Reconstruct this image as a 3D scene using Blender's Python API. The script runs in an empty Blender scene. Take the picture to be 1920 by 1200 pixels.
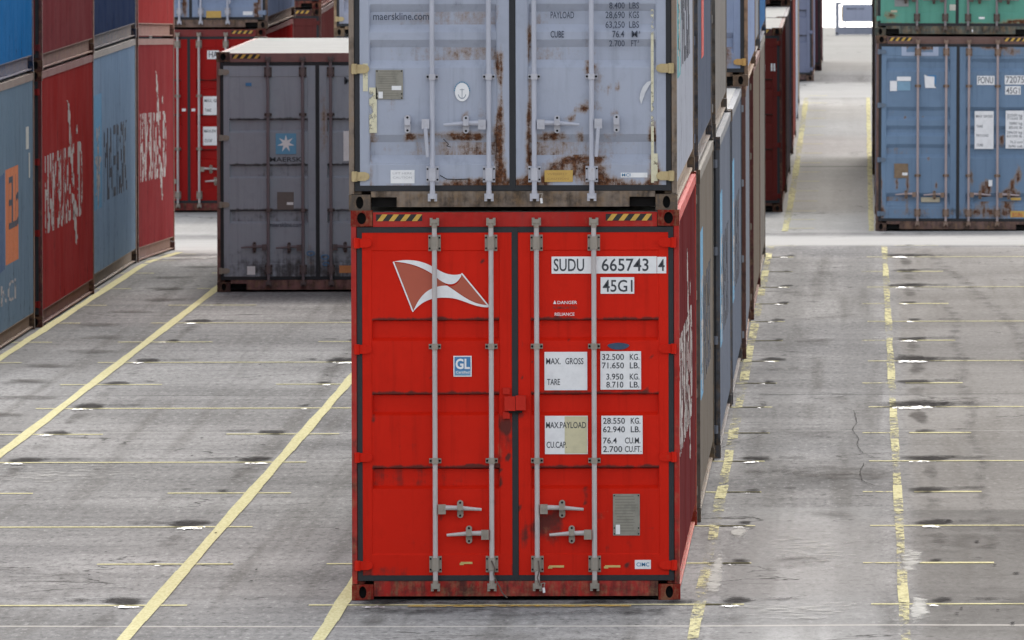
import bpy, bmesh, math, random
from mathutils import Matrix, Vector
R = math.radians
rnd = random.Random(7)
S = bpy.context.scene

# ------------------------------------------------------------------ camera
F_PX = 29785.0                       # focal length in pixels of the 1920 px wide photograph
CAM_H = 5.97
VPX, VPY = 1615.0, -380.0            # where the rows of containers run to
cam_d = bpy.data.cameras.new('camera')
cam = bpy.data.objects.new('camera', cam_d)
S.collection.objects.link(cam)
cam_d.sensor_width = 36.0
cam_d.lens = F_PX / 1920 * 36.0
cam_d.clip_start = 1.0
cam_d.clip_end = 30000.0
yaw = math.atan((VPX - 960) / F_PX)
pitch = math.atan((600 - VPY) / F_PX)
cam.matrix_world = (Matrix.Translation((0, 0, CAM_H)) @ Matrix.Rotation(yaw, 4, 'Z')
                    @ Matrix.Rotation(math.pi / 2 - pitch, 4, 'X') @ Matrix.Rotation(R(-0.17), 4, 'Z'))
cam_d.dof.use_dof = True
cam_d.dof.focus_distance = 118.5
cam_d.dof.aperture_fstop = 26.0
S.camera = cam

# ------------------------------------------------------------------ light
SUN_EL, SUN_AZ = 33.0, 2.0           # high, hazy, behind the stacks; azimuth from +Y towards +X
w = bpy.data.worlds.new('World')
S.world = w
w.use_nodes = True
nt = w.node_tree
sky = nt.nodes.new('ShaderNodeTexSky')
sky.sky_type = 'NISHITA'
sky.sun_disc = False
sky.sun_elevation = R(SUN_EL)
sky.sun_rotation = R(SUN_AZ)
sky.dust_density = 4.0
sky.air_density = 1.0
sky.ozone_density = 1.0
bg = nt.nodes['Background']
bg.inputs['Strength'].default_value = 0.15
grey = nt.nodes.new('ShaderNodeHueSaturation')       # high thin overcast: the blue is mostly veiled
grey.inputs['Saturation'].default_value = 0.28
nt.links.new(sky.outputs[0], grey.inputs['Color'])
nt.links.new(grey.outputs[0], bg.inputs['Color'])
sl = bpy.data.lights.new('sun', 'SUN')
sl.energy = 0.95
sl.angle = R(6)
sl.color = (1.0, 0.95, 0.88)
so = bpy.data.objects.new('sun', sl)
S.collection.objects.link(so)
d = Vector((math.sin(R(SUN_AZ)) * math.cos(R(SUN_EL)), math.cos(R(SUN_AZ)) * math.cos(R(SUN_EL)), math.sin(R(SUN_EL))))
so.rotation_euler = d.to_track_quat('Z', 'Y').to_euler()
S.view_settings.view_transform = 'Standard'
S.view_settings.look = 'None'
S.view_settings.exposure = 1.45
S.view_settings.gamma = 1.0

# ------------------------------------------------------------------ helpers
def lin(c):
    c /= 255.0
    return c / 12.92 if c <= 0.04045 else ((c + 0.055) / 1.055) ** 2.4

def rgb(r, g, b, k=1.0):
    return (min(lin(r) * k, .85), min(lin(g) * k, .85), min(lin(b) * k, .85), 1.0)

class MB:
    """collects polygons, then links them as one mesh object"""
    def __init__(s):
        s.v = []; s.f = []; s.m = []
    def poly(s, pts, m=0):
        n = len(s.v); s.v += [tuple(p) for p in pts]
        s.f.append(tuple(range(n, n + len(pts)))); s.m.append(m)
    def box(s, a, b, m=0, skip=''):
        x0, y0, z0 = a; x1, y1, z1 = b
        n = len(s.v)
        s.v += [(x0, y0, z0), (x1, y0, z0), (x1, y1, z0), (x0, y1, z0), (x0, y0, z1), (x1, y0, z1), (x1, y1, z1), (x0, y1, z1)]
        F = {'b': (0, 3, 2, 1), 't': (4, 5, 6, 7), 'f': (0, 1, 5, 4), 'r': (1, 2, 6, 5), 'k': (2, 3, 7, 6), 'l': (3, 0, 4, 7)}
        for k, q in F.items():
            if k not in skip:
                s.f.append(tuple(n + i for i in q)); s.m.append(m)
    def cyl(s, p0, p1, r0, r1=None, n=10, m=0, caps=True):
        r1 = r0 if r1 is None else r1
        p0 = Vector(p0); p1 = Vector(p1); ax = (p1 - p0).normalized()
        u = ax.orthogonal().normalized(); w_ = ax.cross(u)
        a = [p0 + (u * math.cos(2 * math.pi * i / n) + w_ * math.sin(2 * math.pi * i / n)) * r0 for i in range(n)]
        b = [p1 + (u * math.cos(2 * math.pi * i / n) + w_ * math.sin(2 * math.pi * i / n)) * r1 for i in range(n)]
        for i in range(n):
            j = (i + 1) % n
            s.poly([a[i], a[j], b[j], b[i]], m)
        if caps:
            s.poly(a[::-1], m); s.poly(b, m)
    def mesh(s, name, mats, attrs=None, smooth=False):
        me = bpy.data.meshes.new(name)
        me.from_pydata(s.v, [], s.f)
        for m in mats: me.materials.append(m)
        me.polygons.foreach_set('material_index', s.m)
        if attrs:
            for an, fn in attrs.items():
                at = me.attributes.new(an, 'FLOAT', 'POINT')
                at.data.foreach_set('value', [fn(c) for c in s.v])
        me.update()
        if smooth:
            me.polygons.foreach_set('use_smooth', [True] * len(me.polygons))
        return me

def link(name, me, parent=None, loc=(0, 0, 0)):
    o = bpy.data.objects.new(name, me)
    S.collection.objects.link(o)
    o.location = loc
    if parent is not None: o.parent = parent
    return o

def tag(o, label=None, cat=None, group=None, kind=None):
    if label: o['label'] = label
    if cat: o['category'] = cat
    if group: o['group'] = group
    if kind: o['kind'] = kind
    return o

# ------------------------------------------------------------------ node shorthand
class NT:
    def __init__(s, mat):
        mat.use_nodes = True
        s.t = mat.node_tree; s.b = s.t.nodes['Principled BSDF']
        s.out = s.t.nodes['Material Output']
    def n(s, k, **kw):
        x = s.t.nodes.new(k)
        for a, v in kw.items(): setattr(x, a, v)
        return x
    def l(s, a, b): s.t.links.new(a, b)
    def math(s, op, a, b=None, c=None, clamp=False):
        x = s.n('ShaderNodeMath', operation=op); x.use_clamp = clamp
        for i, q in enumerate((a, b, c)):
            if q is None: continue
            if isinstance(q, (int, float)): x.inputs[i].default_value = q
            else: s.l(q, x.inputs[i])
        return x.outputs[0]
    def ramp(s, v, a, b, lo=0.0, hi=1.0):
        x = s.n('ShaderNodeMapRange', interpolation_type='SMOOTHSTEP')
        s.l(v, x.inputs[0])
        for i, q in zip((1, 2, 3, 4), (a, b, lo, hi)): x.inputs[i].default_value = q
        return x.outputs[0]
    def mix(s, f, a, b, blend='MIX'):
        x = s.n('ShaderNodeMix', data_type='RGBA', blend_type=blend)
        for i, q in ((0, f), (6, a), (7, b)):
            if isinstance(q, (int, float)): x.inputs[i].default_value = q
            elif isinstance(q, tuple): x.inputs[i].default_value = q
            else: s.l(q, x.inputs[i])
        return x.outputs[2]
    def noise(s, vec, scale, detail=3.0, rough=.55, dist=0.0):
        x = s.n('ShaderNodeTexNoise')
        x.inputs['Scale'].default_value = scale; x.inputs['Detail'].default_value = detail
        x.inputs['Roughness'].default_value = rough; x.inputs['Distortion'].default_value = dist
        if vec is not None: s.l(vec, x.inputs['Vector'])
        return x.outputs[0]
    def scale(s, vec, sc):
        x = s.n('ShaderNodeMapping'); s.l(vec, x.inputs['Vector'])
        x.inputs['Scale'].default_value = sc
        return x.outputs[0]
    def objvec(s, random_shift=True):
        tc = s.n('ShaderNodeTexCoord')
        if not random_shift: return tc.outputs['Object']
        oi = s.n('ShaderNodeObjectInfo')
        q = s.math('MULTIPLY', oi.outputs['Random'], 57.0)
        a = s.n('ShaderNodeVectorMath', operation='ADD')
        s.l(tc.outputs['Object'], a.inputs[0]); s.l(q, a.inputs[1])
        return a.outputs[0]
    def attr(s, name):
        x = s.n('ShaderNodeAttribute', attribute_name=name)
        return x.outputs['Fac']

_paint = {}
def paint(name, col, rough=.5, dirt=.35, rust=0.0, streak=.35, spec=.12, dust=0.0):
    key = name
    if key in _paint: return _paint[key]
    m = bpy.data.materials.new(name); t = NT(m)
    v = t.objvec()
    big = t.noise(v, 1.1, 4, .6)
    med = t.noise(v, 9.0, 4, .6)
    fine = t.noise(v, 45.0, 3, .6)
    stv = t.scale(v, (14.0, 14.0, .9))
    st = t.noise(stv, 1.0, 4, .6)
    dark = tuple(c * .62 for c in col[:3]) + (1.0,)
    pale = tuple(min(c * 1.22 + .004, .85) for c in col[:3]) + (1.0,)
    c = t.mix(t.ramp(big, .35, .7, 0, .35), col, pale)
    c = t.mix(t.ramp(med, .5, .78, 0, dirt * .6), c, dark)
    c = t.mix(t.ramp(st, .5, .75, 0, streak), c, dark)
    if dust: c = t.mix(t.ramp(t.math('ADD', big, t.math('MULTIPLY', st, .5)), .45, 1.0, dust * .5, dust * 1.6), c, (.33, .32, .31, 1.0))
    grime_shade = (.035, .028, .024, 1.0)
    ga = t.attr('dirt')  # real dirt, plus the shade painted under door trough edges
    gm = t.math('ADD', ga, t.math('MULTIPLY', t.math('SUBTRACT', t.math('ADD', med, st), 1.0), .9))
    c = t.mix(t.ramp(gm, .35, .8, 0, .85), c, grime_shade)
    # rust: wide pale-orange bleed under a hard-edged dark core
    ra = t.math('ADD', t.attr('rust'), rust)
    rn = t.math('ADD', t.math('MULTIPLY', t.noise(v, 13.0, 8, .75), .6), t.math('MULTIPLY', t.noise(t.scale(v, (26, 26, 5)), 1.0, 6, .7), .4))
    rr = t.math('ADD', ra, t.math('MULTIPLY', t.math('SUBTRACT', rn, .5), 2.1))
    bleed = t.ramp(rr, .22, .7, 0, .66)
    core = t.ramp(rr, .54, .84)
    c = t.mix(bleed, c, (.28, .18, .10, 1.0))
    rc = t.mix(t.ramp(fine, .35, .65), (.060, .027, .017, 1.0), (.15, .065, .032, 1.0))
    c = t.mix(core, c, rc)
    t.l(c, t.b.inputs['Base Color'])
    t.l(t.math('ADD', t.ramp(core, 0, 1, rough, .9), t.math('MULTIPLY', fine, .12)), t.b.inputs['Roughness'])
    t.b.inputs['Specular IOR Level'].default_value = spec
    bp = t.n('ShaderNodeBump'); bp.inputs['Strength'].default_value = .25; bp.inputs['Distance'].default_value = .004
    t.l(t.math('ADD', t.math('MULTIPLY', big, 2.0), t.math('ADD', fine, core)), bp.inputs['Height'])
    t.l(bp.outputs[0], t.b.inputs['Normal'])
    _paint[key] = m
    return m

def plain(name, col, rough=.6, metal=0.0, vary=.3):
    if name in _paint: return _paint[name]
    m = bpy.data.materials.new(name); t = NT(m)
    v = t.objvec()
    nz = t.noise(v, 14.0, 5, .65)
    dark = tuple(c * .55 for c in col[:3]) + (1.0,)
    t.l(t.mix(t.ramp(nz, .4, .75, 0, vary), col, dark), t.b.inputs['Base Color'])
    t.b.inputs['Roughness'].default_value = rough
    t.b.inputs['Metallic'].default_value = metal
    _paint[name] = m
    return m

def worn_print(name, col, wear=.5):
    """lettering paint that has flaked away in places"""
    if name in _paint: return _paint[name]
    m = bpy.data.materials.new(name); t = NT(m)
    v = t.objvec()
    nz = t.noise(v, 7.0, 6, .7)
    n2 = t.noise(v, 30.0, 3, .6)
    t.l(t.mix(t.ramp(n2, .4, .7, 0, .3), col, tuple(c * .6 for c in col[:3]) + (1.0,)), t.b.inputs['Base Color'])
    t.b.inputs['Roughness'].default_value = .7
    t.l(t.ramp(nz, wear - .16, wear - .08), t.b.inputs['Alpha'])
    _paint[name] = m
    return m

# ------------------------------------------------------------------ ground shape
def zg(x, y):
    """height of the yard: level under the near block, dipping to the cross road, rising again to the quay"""
    s0 = 204.0 + 6.5 * max(0.0, min(1.0, (x + 9.0) / 6.0))
    pts = [(s0, 0.0), (236.0, -.49), (252.0, -.58), (280.0, -.55), (331.0, -.31), (346.0, -.225), (430.0, -.2)]
    if y <= pts[0][0]: return 0.0
    for (a, za), (b, zb) in zip(pts, pts[1:]):
        if y <= b:
            t = (y - a) / (b - a)
            return za + (zb - za) * t
    return -.2

def px_ground(px, py, z=0.0):
    d_ = (CAM_H - z) * F_PX / (py - VPY)
    return ((px - VPX) * d_ / F_PX, d_)

# ------------------------------------------------------------------ ground material
def asphalt_nodes(t):
    tc = t.n('ShaderNodeTexCoord'); v = tc.outputs['Object']
    sp = t.n('ShaderNodeSeparateXYZ'); t.l(v, sp.inputs[0])
    X, Y = sp.outputs[0], sp.outputs[1]
    big = t.noise(v, .22, 4, .55)
    st1 = t.noise(t.scale(v, (.25, 1.5, 1)), 1.0, 5, .6)          # paver-lane bands, across the rows
    st2 = t.noise(t.scale(v, (.9, 5.0, 1)), 1.0, 4, .6)
    tyre = t.noise(t.scale(v, (3.2, .05, 1)), 1.0, 3, .5)          # wheel paths along the lanes
    grit = t.noise(v, 28.0, 3, .7)
    fleck = t.noise(v, 9.0, 2, .5)
    c = t.mix(t.ramp(big, .3, .72), (0.182, 0.177, 0.174, 1), (0.299, 0.291, 0.286, 1))
    c = t.mix(t.ramp(st1, .46, .70, 0, .30), c, (0.105, 0.104, 0.103, 1))
    c = t.mix(t.ramp(st2, .54, .74, 0, .20), c, (0.356, 0.351, 0.343, 1))
    patch = t.noise(t.scale(v, (.16, .045, 1)), 1.0, 4, .6)          # wide damp and bleached areas
    c = t.mix(t.ramp(patch, .52, .66, 0, .40), c, (0.098, 0.096, 0.100, 1))
    c = t.mix(t.ramp(patch, .46, .36, 0, .45), c, (0.316, 0.310, 0.302, 1))
    st3 = t.noise(t.scale(v, (.12, 2.6, 1)), 1.0, 5, .7)
    c = t.mix(t.ramp(st3, .58, .70, 0, .26), c, (0.093, 0.092, 0.090, 1))
    c = t.mix(t.ramp(tyre, .50, .70, 0, .46), c, (0.105, 0.098, 0.090, 1))
    c = t.mix(t.ramp(grit, .46, .62, 0, .45), c, (0.092, 0.092, 0.092, 1))
    c = t.mix(t.ramp(grit, .38, .22, 0, .5), c, (0.445, 0.435, 0.427, 1))
    c = t.mix(t.ramp(fleck, .66, .72, 0, .8), c, (0.025, 0.022, 0.022, 1))
    grain = t.noise(t.scale(v, (17.0, 2.6, 1)), 1.0, 4, .75)       # coarse worn aggregate
    c = t.mix(t.ramp(grain, .50, .68, 0, .50), c, (0.079, 0.078, 0.076, 1))
    c = t.mix(t.ramp(grain, .46, .30, 0, .45), c, (0.398, 0.392, 0.379, 1))
    # the slots right of the lane are older, browner paving; a darker repair ends at a joint
    slot = t.ramp(t.math('ADD', X, t.math('MULTIPLY', t.math('SUBTRACT', big, .5), .3)), .30, .52)
    c = t.mix(t.math('MULTIPLY', slot, t.ramp(Y, 209, 212, .42, 0)), c, (0.176, 0.161, 0.142, 1))
    c = t.mix(t.math('MULTIPLY', slot, t.ramp(Y, 132.7, 133.0, .40, 0)), c, (0.079, 0.076, 0.073, 1))
    lane = t.math('MULTIPLY', t.ramp(X, -1.05, -.8), t.ramp(X, .0, .25, 1, 0))
    c = t.mix(t.math('MULTIPLY', lane, t.ramp(Y, 133.2, 133.6, .32, 0)), c, (0.351, 0.345, 0.334, 1))
    # two wheel paths worn into each lane
    for xc in (-.86, -.02, -9.0, -8.0):
        wp = t.ramp(t.math('ABSOLUTE', t.math('SUBTRACT', X, xc)), .10, .26, 1, 0)
        c = t.mix(t.math('MULTIPLY', wp, t.ramp(big, .35, .65, .10, .34)), c, (0.115, 0.112, 0.107, 1))
    c = t.mix(t.math('MULTIPLY', t.ramp(Y, 232, 236), t.ramp(Y, 329, 332, .5, 0)), c, (0.411, 0.403, 0.387, 1))   # sky light put into the far lane's ground colour
    # pale, sun-bleached concrete of the cross roads and the quay apron
    def band(a0, a1, b0, b1):
        return t.math('MULTIPLY', t.ramp(Y, a0, a1), t.ramp(Y, b0, b1, 1, 0))
    wob = t.math('MULTIPLY', t.math('SUBTRACT', big, .5), 3.0)
    Yw = t.math('ADD', Y, wob)
    conc = t.mix(t.ramp(st2, .3, .7), (0.275, 0.271, 0.262, 1), (0.334, 0.329, 0.319, 1))
    c = t.mix(t.math('MULTIPLY', t.ramp(Y, 211.5, 214.5), t.ramp(Y, 225, 232, 1, 0)), c, conc)
    c = t.mix(t.math('MULTIPLY', t.ramp(Y, 330, 332), t.ramp(Y, 343, 346, 1, 0)), c, conc)
    conc = t.mix(t.ramp(t.noise(t.scale(v, (1.4, .18, 1)), 1.0, 5, .7), .48, .72, 0, .38), conc, (0.186, 0.181, 0.172, 1))   # tyre dirt dragged over it
    apr = t.mix(t.ramp(st1, .35, .65, 0, .55), (0.286, 0.282, 0.269, 1), (0.210, 0.206, 0.194, 1))
    c = t.mix(t.ramp(Yw, 346, 366, 0, .9), c, apr)
    # paving joints that run across the yard
    for yj, wd, dk, kk in ((114.3, .10, 1, (0.445, 0.418, 0.382, 1)), (158.6, .07, 0, (0.035, 0.035, 0.035, 1)), (280.0, .35, 0, (0.035, 0.035, 0.035, 1)), (149.4, .05, 1, (0.391, 0.382, 0.365, 1)), (211.2, .3, 0, (0.071, 0.071, 0.071, 1))):
        dd = t.math('ABSOLUTE', t.math('SUBTRACT', t.math('ADD', Y, t.math('MULTIPLY', t.math('SUBTRACT', big, .5), .8)), yj))
        c = t.mix(t.ramp(dd, wd * .4, wd, .6, 0), c, kk)
    # meandering cracks
    vo = t.n('ShaderNodeTexVoronoi', feature='DISTANCE_TO_EDGE')
    dv = t.n('ShaderNodeVectorMath', operation='ADD')
    ns = t.n('ShaderNodeTexNoise'); ns.inputs['Scale'].default_value = .8; ns.inputs['Detail'].default_value = 5
    t.l(v, ns.inputs['Vector'])
    sc2 = t.n('ShaderNodeVectorMath', operation='SCALE'); sc2.inputs['Scale'].default_value = 1.4
    t.l(ns.outputs['Color'], sc2.inputs[0])
    t.l(v, dv.inputs[0]); t.l(sc2.outputs[0], dv.inputs[1])
    t.l(t.scale(dv.outputs[0], (.35, .12, 1)), vo.inputs['Vector']); vo.inputs['Scale'].default_value = 1.0
    crack = t.math('MULTIPLY', t.ramp(vo.outputs['Distance'], .003, .009, 1, 0), t.ramp(big, .52, .6))
    c = t.mix(t.math('MULTIPLY', crack, .75), c, (0.035, 0.033, 0.032, 1))
    return c, grit, v, big

def ground_material():
    m = bpy.data.materials.new('worn_asphalt'); t = NT(m)
    c, grit, v, big = asphalt_nodes(t)
    t.l(c, t.b.inputs['Base Color'])
    t.b.inputs['Roughness'].default_value = .95
    t.b.inputs['Specular IOR Level'].default_value = 0.0
    bp = t.n('ShaderNodeBump'); bp.inputs['Strength'].default_value = .5; bp.inputs['Distance'].default_value = .01
    t.l(grit, bp.inputs['Height']); t.l(bp.outputs[0], t.b.inputs['Normal'])
    return m

def decal_material(name, col, col2, rough, noise_sc, lo, hi, gain=1.0, aniso=(1, 1, 1), spec=0.0):
    """paint or stain lying on the ground; attribute 'fade' is 1 in its middle and 0 at its edge"""
    m = bpy.data.materials.new(name); t = NT(m)
    tc = t.n('ShaderNodeTexCoord'); v = t.scale(tc.outputs['Object'], aniso)
    n1 = t.noise(v, noise_sc, 5, .68); n2 = t.noise(v, noise_sc * 3.1, 3, .6)
    t.l(t.mix(t.ramp(n2, .35, .7), col, col2), t.b.inputs['Base Color'])
    t.b.inputs['Roughness'].default_value = rough
    t.b.inputs['Specular IOR Level'].default_value = spec
    a = t.math('ADD', t.attr('fade'), t.math('MULTIPLY', t.math('SUBTRACT', n1, .5), 1.6))
    t.l(t.math('MULTIPLY', t.ramp(a, lo, hi), gain), t.b.inputs['Alpha'])
    return m

# ------------------------------------------------------------------ ground, water
g = MB()
xs = [-900, -400, -150, -60, -30, -18] + [x * 1.5 - 15 for x in range(0, 19)] + [18, 30, 60, 150, 400, 900]
ys = [-60, 0, 60, 90, 110, 150, 190, 200] + [202 + 2 * i for i in range(0, 75)] + [360, 380, 400, 425]
for i in range(len(xs) - 1):
    for j in range(len(ys) - 1):
        q = [(xs[i], ys[j]), (xs[i + 1], ys[j]), (xs[i + 1], ys[j + 1]), (xs[i], ys[j + 1])]
        g.poly([(a, b, zg(a, b)) for a, b in q])
for i in range(len(xs) - 1):        # the quay wall
    g.poly([(xs[i], 425, zg(0, 425)), (xs[i + 1], 425, zg(0, 425)), (xs[i + 1], 425, -8), (xs[i], 425, -8)])
gm = ground_material()
tag(link('ground', g.mesh('ground', [gm])), kind='structure')
wm = bpy.data.materials.new('bright_water'); t = NT(wm)
tc = t.n('ShaderNodeTexCoord')
bp = t.n('ShaderNodeBump'); bp.inputs['Strength'].default_value = .3; bp.inputs['Distance'].default_value = .2
t.l(t.noise(tc.outputs['Object'], .6, 4), bp.inputs['Height']); t.l(bp.outputs[0], t.b.inputs['Normal'])
t.b.inputs['Base Color'].default_value = (.75, .78, .80, 1)
t.b.inputs['Roughness'].default_value = .12
wb = MB(); wb.poly([(-9000, 425.5, -3), (9000, 425.5, -3), (9000, 26000, -3), (-9000, 26000, -3)])
tag(link('water', wb.mesh('water', [wm])), kind='structure')

# ------------------------------------------------------------------ yellow markings
def strip(mb, p0, p1, width, fade, z=.006, seg=2.0):
    """a painted line laid on the ground from p0 to p1"""
    (x0, y0), (x1, y1) = p0, p1
    L = math.hypot(x1 - x0, y1 - y0); n = max(1, int(L / seg))
    nx, ny = -(y1 - y0) / L * width / 2, (x1 - x0) / L * width / 2
    for i in range(n):
        a, b = i / n, (i + 1) / n
        ax, ay = x0 + (x1 - x0) * a, y0 + (y1 - y0) * a
        bx, by = x0 + (x1 - x0) * b, y0 + (y1 - y0) * b
        q = [(ax - nx, ay - ny), (ax + nx, ay + ny), (bx + nx, by + ny), (bx - nx, by - ny)][::-1]
        mb.poly([(p[0], p[1], zg(*p) + z) for p in q]); mb.fade += [fade] * 4
def mark_obj(name, mb, mat):
    me = mb.mesh(name, [mat])
    at = me.attributes.new('fade', 'FLOAT', 'POINT'); at.data.foreach_set('value', mb.fade)
    return tag(link(name, me), kind='structure')
P, D0 = 12.65, 117.3
A_R, B_L, B_R, C_L, C_R, D_L = -9.185, -7.84, -5.24, -3.85, -1.20, .31
ym = MB(); ym.fade = []
def wavy(x, y0, y1, width, fade):
    y = y0
    while y < y1:
        e = min(y + 2.5, y1)
        j0 = .004 * math.sin(y * 1.3 + x); j1 = .004 * math.sin(e * 1.3 + x)
        f = fade if not callable(fade) else fade(y)
        strip(ym, (x + j0, y), (x + j1, e), width * (1 + .12 * math.sin(y * 2.1)), f, z=.0072)
        y = e
wavy(A_R, 100, 214, .102, .92)
wavy(B_L, 100, 211, .102, .95)
wavy(B_R, 100, 211, .102, .97)
wavy(C_L, 100, 211, .102, .97)
worn = lambda y: .30 + .16 * math.sin(y * .9) + .10 * math.sin(y * 2.3)
wavy(C_R, 100, 211, .085, worn)
wavy(D_L, 100, 211, .072, lambda y: .36 + .15 * math.sin(y * .7 + 1) + .08 * math.sin(y * 2.9))
wavy(-1.13, 236, 331, .10, lambda y: .42 + .15 * math.sin(y * .3))
wavy(.155, 236, 331, .08, lambda y: .50)
wavy(-9.25, 236, 331, .12, .8); wavy(-7.95, 236, 331, .12, .8)
for k in range(-1, 8):
    y = D0 + P * k
    for (l, r, fd) in ((B_L, B_R, .86), (C_L, C_R, .80), (D_L, 2.9, .62)):
        strip(ym, (l - .24, y), (r + .25, y), .17, fd, z=.0045)
    ymid = y + P / 2
    for (l, r, fd) in ((B_L, B_R, .86), (C_L, C_R, .66)):
        strip(ym, (l - .32, ymid), (l + .72, ymid), .17, fd, z=.0045)
        strip(ym, (r - .72, ymid), (r + .34, ymid), .17, fd, z=.0045)
    strip(ym, (D_L - .3, ymid), (D_L, ymid), .17, .42, z=.0045)
    strip(ym, (D_L + .14, ymid), (D_L + .72, ymid), .24, .80, z=.0045)
    strip(ym, (2.1, ymid), (3.1, ymid), .17, .7, z=.0045)
    for yy in (y, ymid):
        strip(ym, (A_R - .9, yy), (A_R + .3, yy), .16, .62, z=.0045)
        strip(ym, (C_R, yy), (C_R + .33, yy), .16, .64, z=.0045)
for k in range(0, 8):
    for yy in (238 + P * k, 238 + P * (k + .5)):
        strip(ym, (-1.1, yy), (-.7, yy), .22, .62, z=.0045)
ymat = decal_material('yellow_line_paint', (.52, .485, .30, 1), (.42, .385, .215, 1), .75, 15.0, .12, .60, .92, (1, .16, 1))
mark_obj('line_markings', ym, ymat)
# the strong ochre line that shows under the door end of the nearest stack
oc = MB(); oc.fade = []
strip(oc, (-3.35, 117.05), (-1.7, 117.05), .24, .50, z=.009, seg=.2)
mark_obj('ochre_marking', oc, decal_material('ochre_line_paint', (.55, .36, .08, 1), (.42, .27, .08, 1), .8, 12.0, .35, .6))

# ------------------------------------------------------------------ stains, painted contact shade and worn foot pads
def blob(mb, cx, cy, rx, ry, z, seed, peak=1.0, ns=18):
    r_ = random.Random(seed)
    ph = [r_.uniform(0, 6.28) for _ in range(3)]
    def ring(k):
        out = []
        for i in range(ns):
            a = 2 * math.pi * i / ns
            q = k * (1 + .14 * math.sin(2 * a + ph[0]) + .10 * math.sin(3 * a + ph[1]) + .07 * math.sin(5 * a + ph[2]))
            x, y = cx + rx * q * math.cos(a), cy + ry * q * math.sin(a)
            out.append((x, y, zg(x, y) + z))
        return out
    r1, r2 = ring(.5), ring(1.0)
    c0 = (cx, cy, zg(cx, cy) + z)
    for i in range(ns):
        j = (i + 1) % ns
        mb.poly([c0, r1[i], r1[j]]); mb.fade += [peak, peak * .75, peak * .75]
        mb.poly([r1[i], r2[i], r2[j], r1[j]]); mb.fade += [peak * .75, 0, 0, peak * .75]
dk = MB(); dk.fade = []; wh = MB(); wh.fade = []; oil = MB(); oil.fade = []; pl = MB(); pl.fade = []
for k in range(-1, 8):
    for half in (0, 1):
        y = D0 + P * k + (P / 2 if half else 0)
        st = .62 if half else 1.0
        for i, (x, side, amt) in enumerate(((B_R, -1, 1.0), (B_L, 1, 1.0), (C_L, 1, .95), (C_L, -1, .0), (D_L, 1, 1.5), (C_R, 1, .6))):
            if amt == 0: continue
            sd = hash((k, half, i)) % 1000
            r_ = random.Random(sd + 17 * i + 31 * k + half)
            a = amt * st * r_.choice((.35, .6, .8, .95, 1.1, 1.3))
            ox = side * (.19 + .05 * r_.random())
            blob(dk, x + ox * 1.25, y + .55 * st, .24 * a, .85 * a, .0100, sd, 1.0)
            blob(dk, x + ox * 1.6 + side * .25, y + .7, .30 * a, .45 * a, .0108, sd + 5, .62)
            if not half or r_.random() < .45:
                blob(wh, x + ox, y - .40, .18 * a, .34 * a, .0128, sd + 9, .70)  # white paints sky glints onto the broken, worn pads
            # drag marks towards the camera below each pad
            blob(oil, x + ox * 1.3, y - 2.3, .12, 2.2, .0084, sd + 3, .55 * a)
for k in range(16):                                    # oil drips down the middle of the left-hand lane
    y = 136 + 4.4 * k
    blob(oil, -8.45 + .18 * math.sin(k * 1.7), y, .42, .95, .0090, 40 + k, .78)
for k in range(10):
    blob(oil, -.5 + .25 * math.sin(k * 2.1), 124 + 8.3 * k, .4, 1.6, .0090, 80 + k, .50)
blob(oil, -2.0, 112.4, 1.7, 2.2, .0090, 301, .50)
blob(oil, 1.4, 128.0, 1.6, 4.5, .0090, 302, .50)
blob(oil, 1.5, 118.0, 1.5, 5.5, .0090, 305, .42)
blob(oil, -6.8, 119.5, 1.7, 6.0, .0090, 303, .42)
blob(oil, -.2, 139.8, .8, 2.6, .0090, 304, .66)
# curved tyre scrub on the right-hand slot
for i in range(40):
    a = i / 39
    x = .75 + 1.05 * math.sin(a * 2.0) + .1
    blob(oil, min(x, 1.75), 208 - 62 * a, .13, 1.5, .0086, 500 + i, .50)
for i in range(30):
    blob(oil, 1.05 + .04 * math.sin(i), 127 + 2.0 * i, .10, 1.8, .0087, 600 + i, .52)
crk = MB(); crk.fade = []
for pts in (((1583, 768), (1602, 774), (1606, 796), (1598, 810), (1610, 826), (1606, 838), (1618, 854), (1640, 862)), ((1350, 845), (1372, 833), (1398, 828), (1412, 826), (1428, 819)), ((1420, 742), (1490, 744), (1545, 741), (1600, 743)),
            ((1620, 872), (1612, 890), (1616, 905), (1640, 915)), ((1478, 770), (1500, 772), (1530, 769))):
    g_ = [px_ground(*p) for p in pts]
    for a_, b_ in zip(g_, g_[1:]):
        n_ = 5
        for i in range(n_):
            q0 = (a_[0] + (b_[0] - a_[0]) * i / n_ + rnd.uniform(-.008, .008), a_[1] + (b_[1] - a_[1]) * i / n_)
            q1 = (a_[0] + (b_[0] - a_[0]) * (i + 1) / n_, a_[1] + (b_[1] - a_[1]) * (i + 1) / n_)
            if abs(q1[1] - q0[1]) > abs(q1[0] - q0[0]): strip(crk, q0, q1, rnd.uniform(.006, .014), .9, z=.0115, seg=9)
            else: strip(crk, q0, q1, rnd.uniform(.05, .11), .9, z=.0115, seg=9)
mark_obj('pavement_cracks', crk, decal_material('crack_black', (.03, .028, .026, 1), (.06, .055, .05, 1), .9, 9.0, .4, .9, .6))
blob(dk, -3.2, 116.4, .9, .7, .0100, 811, .62); blob(dk, -1.75, 116.2, .75, 1.0, .0100, 812, .62); blob(dk, -2.4, 115.9, .8, .45, .0100, 813, .5)  # shade in front of the nearest container, painted as dark blobs
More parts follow.
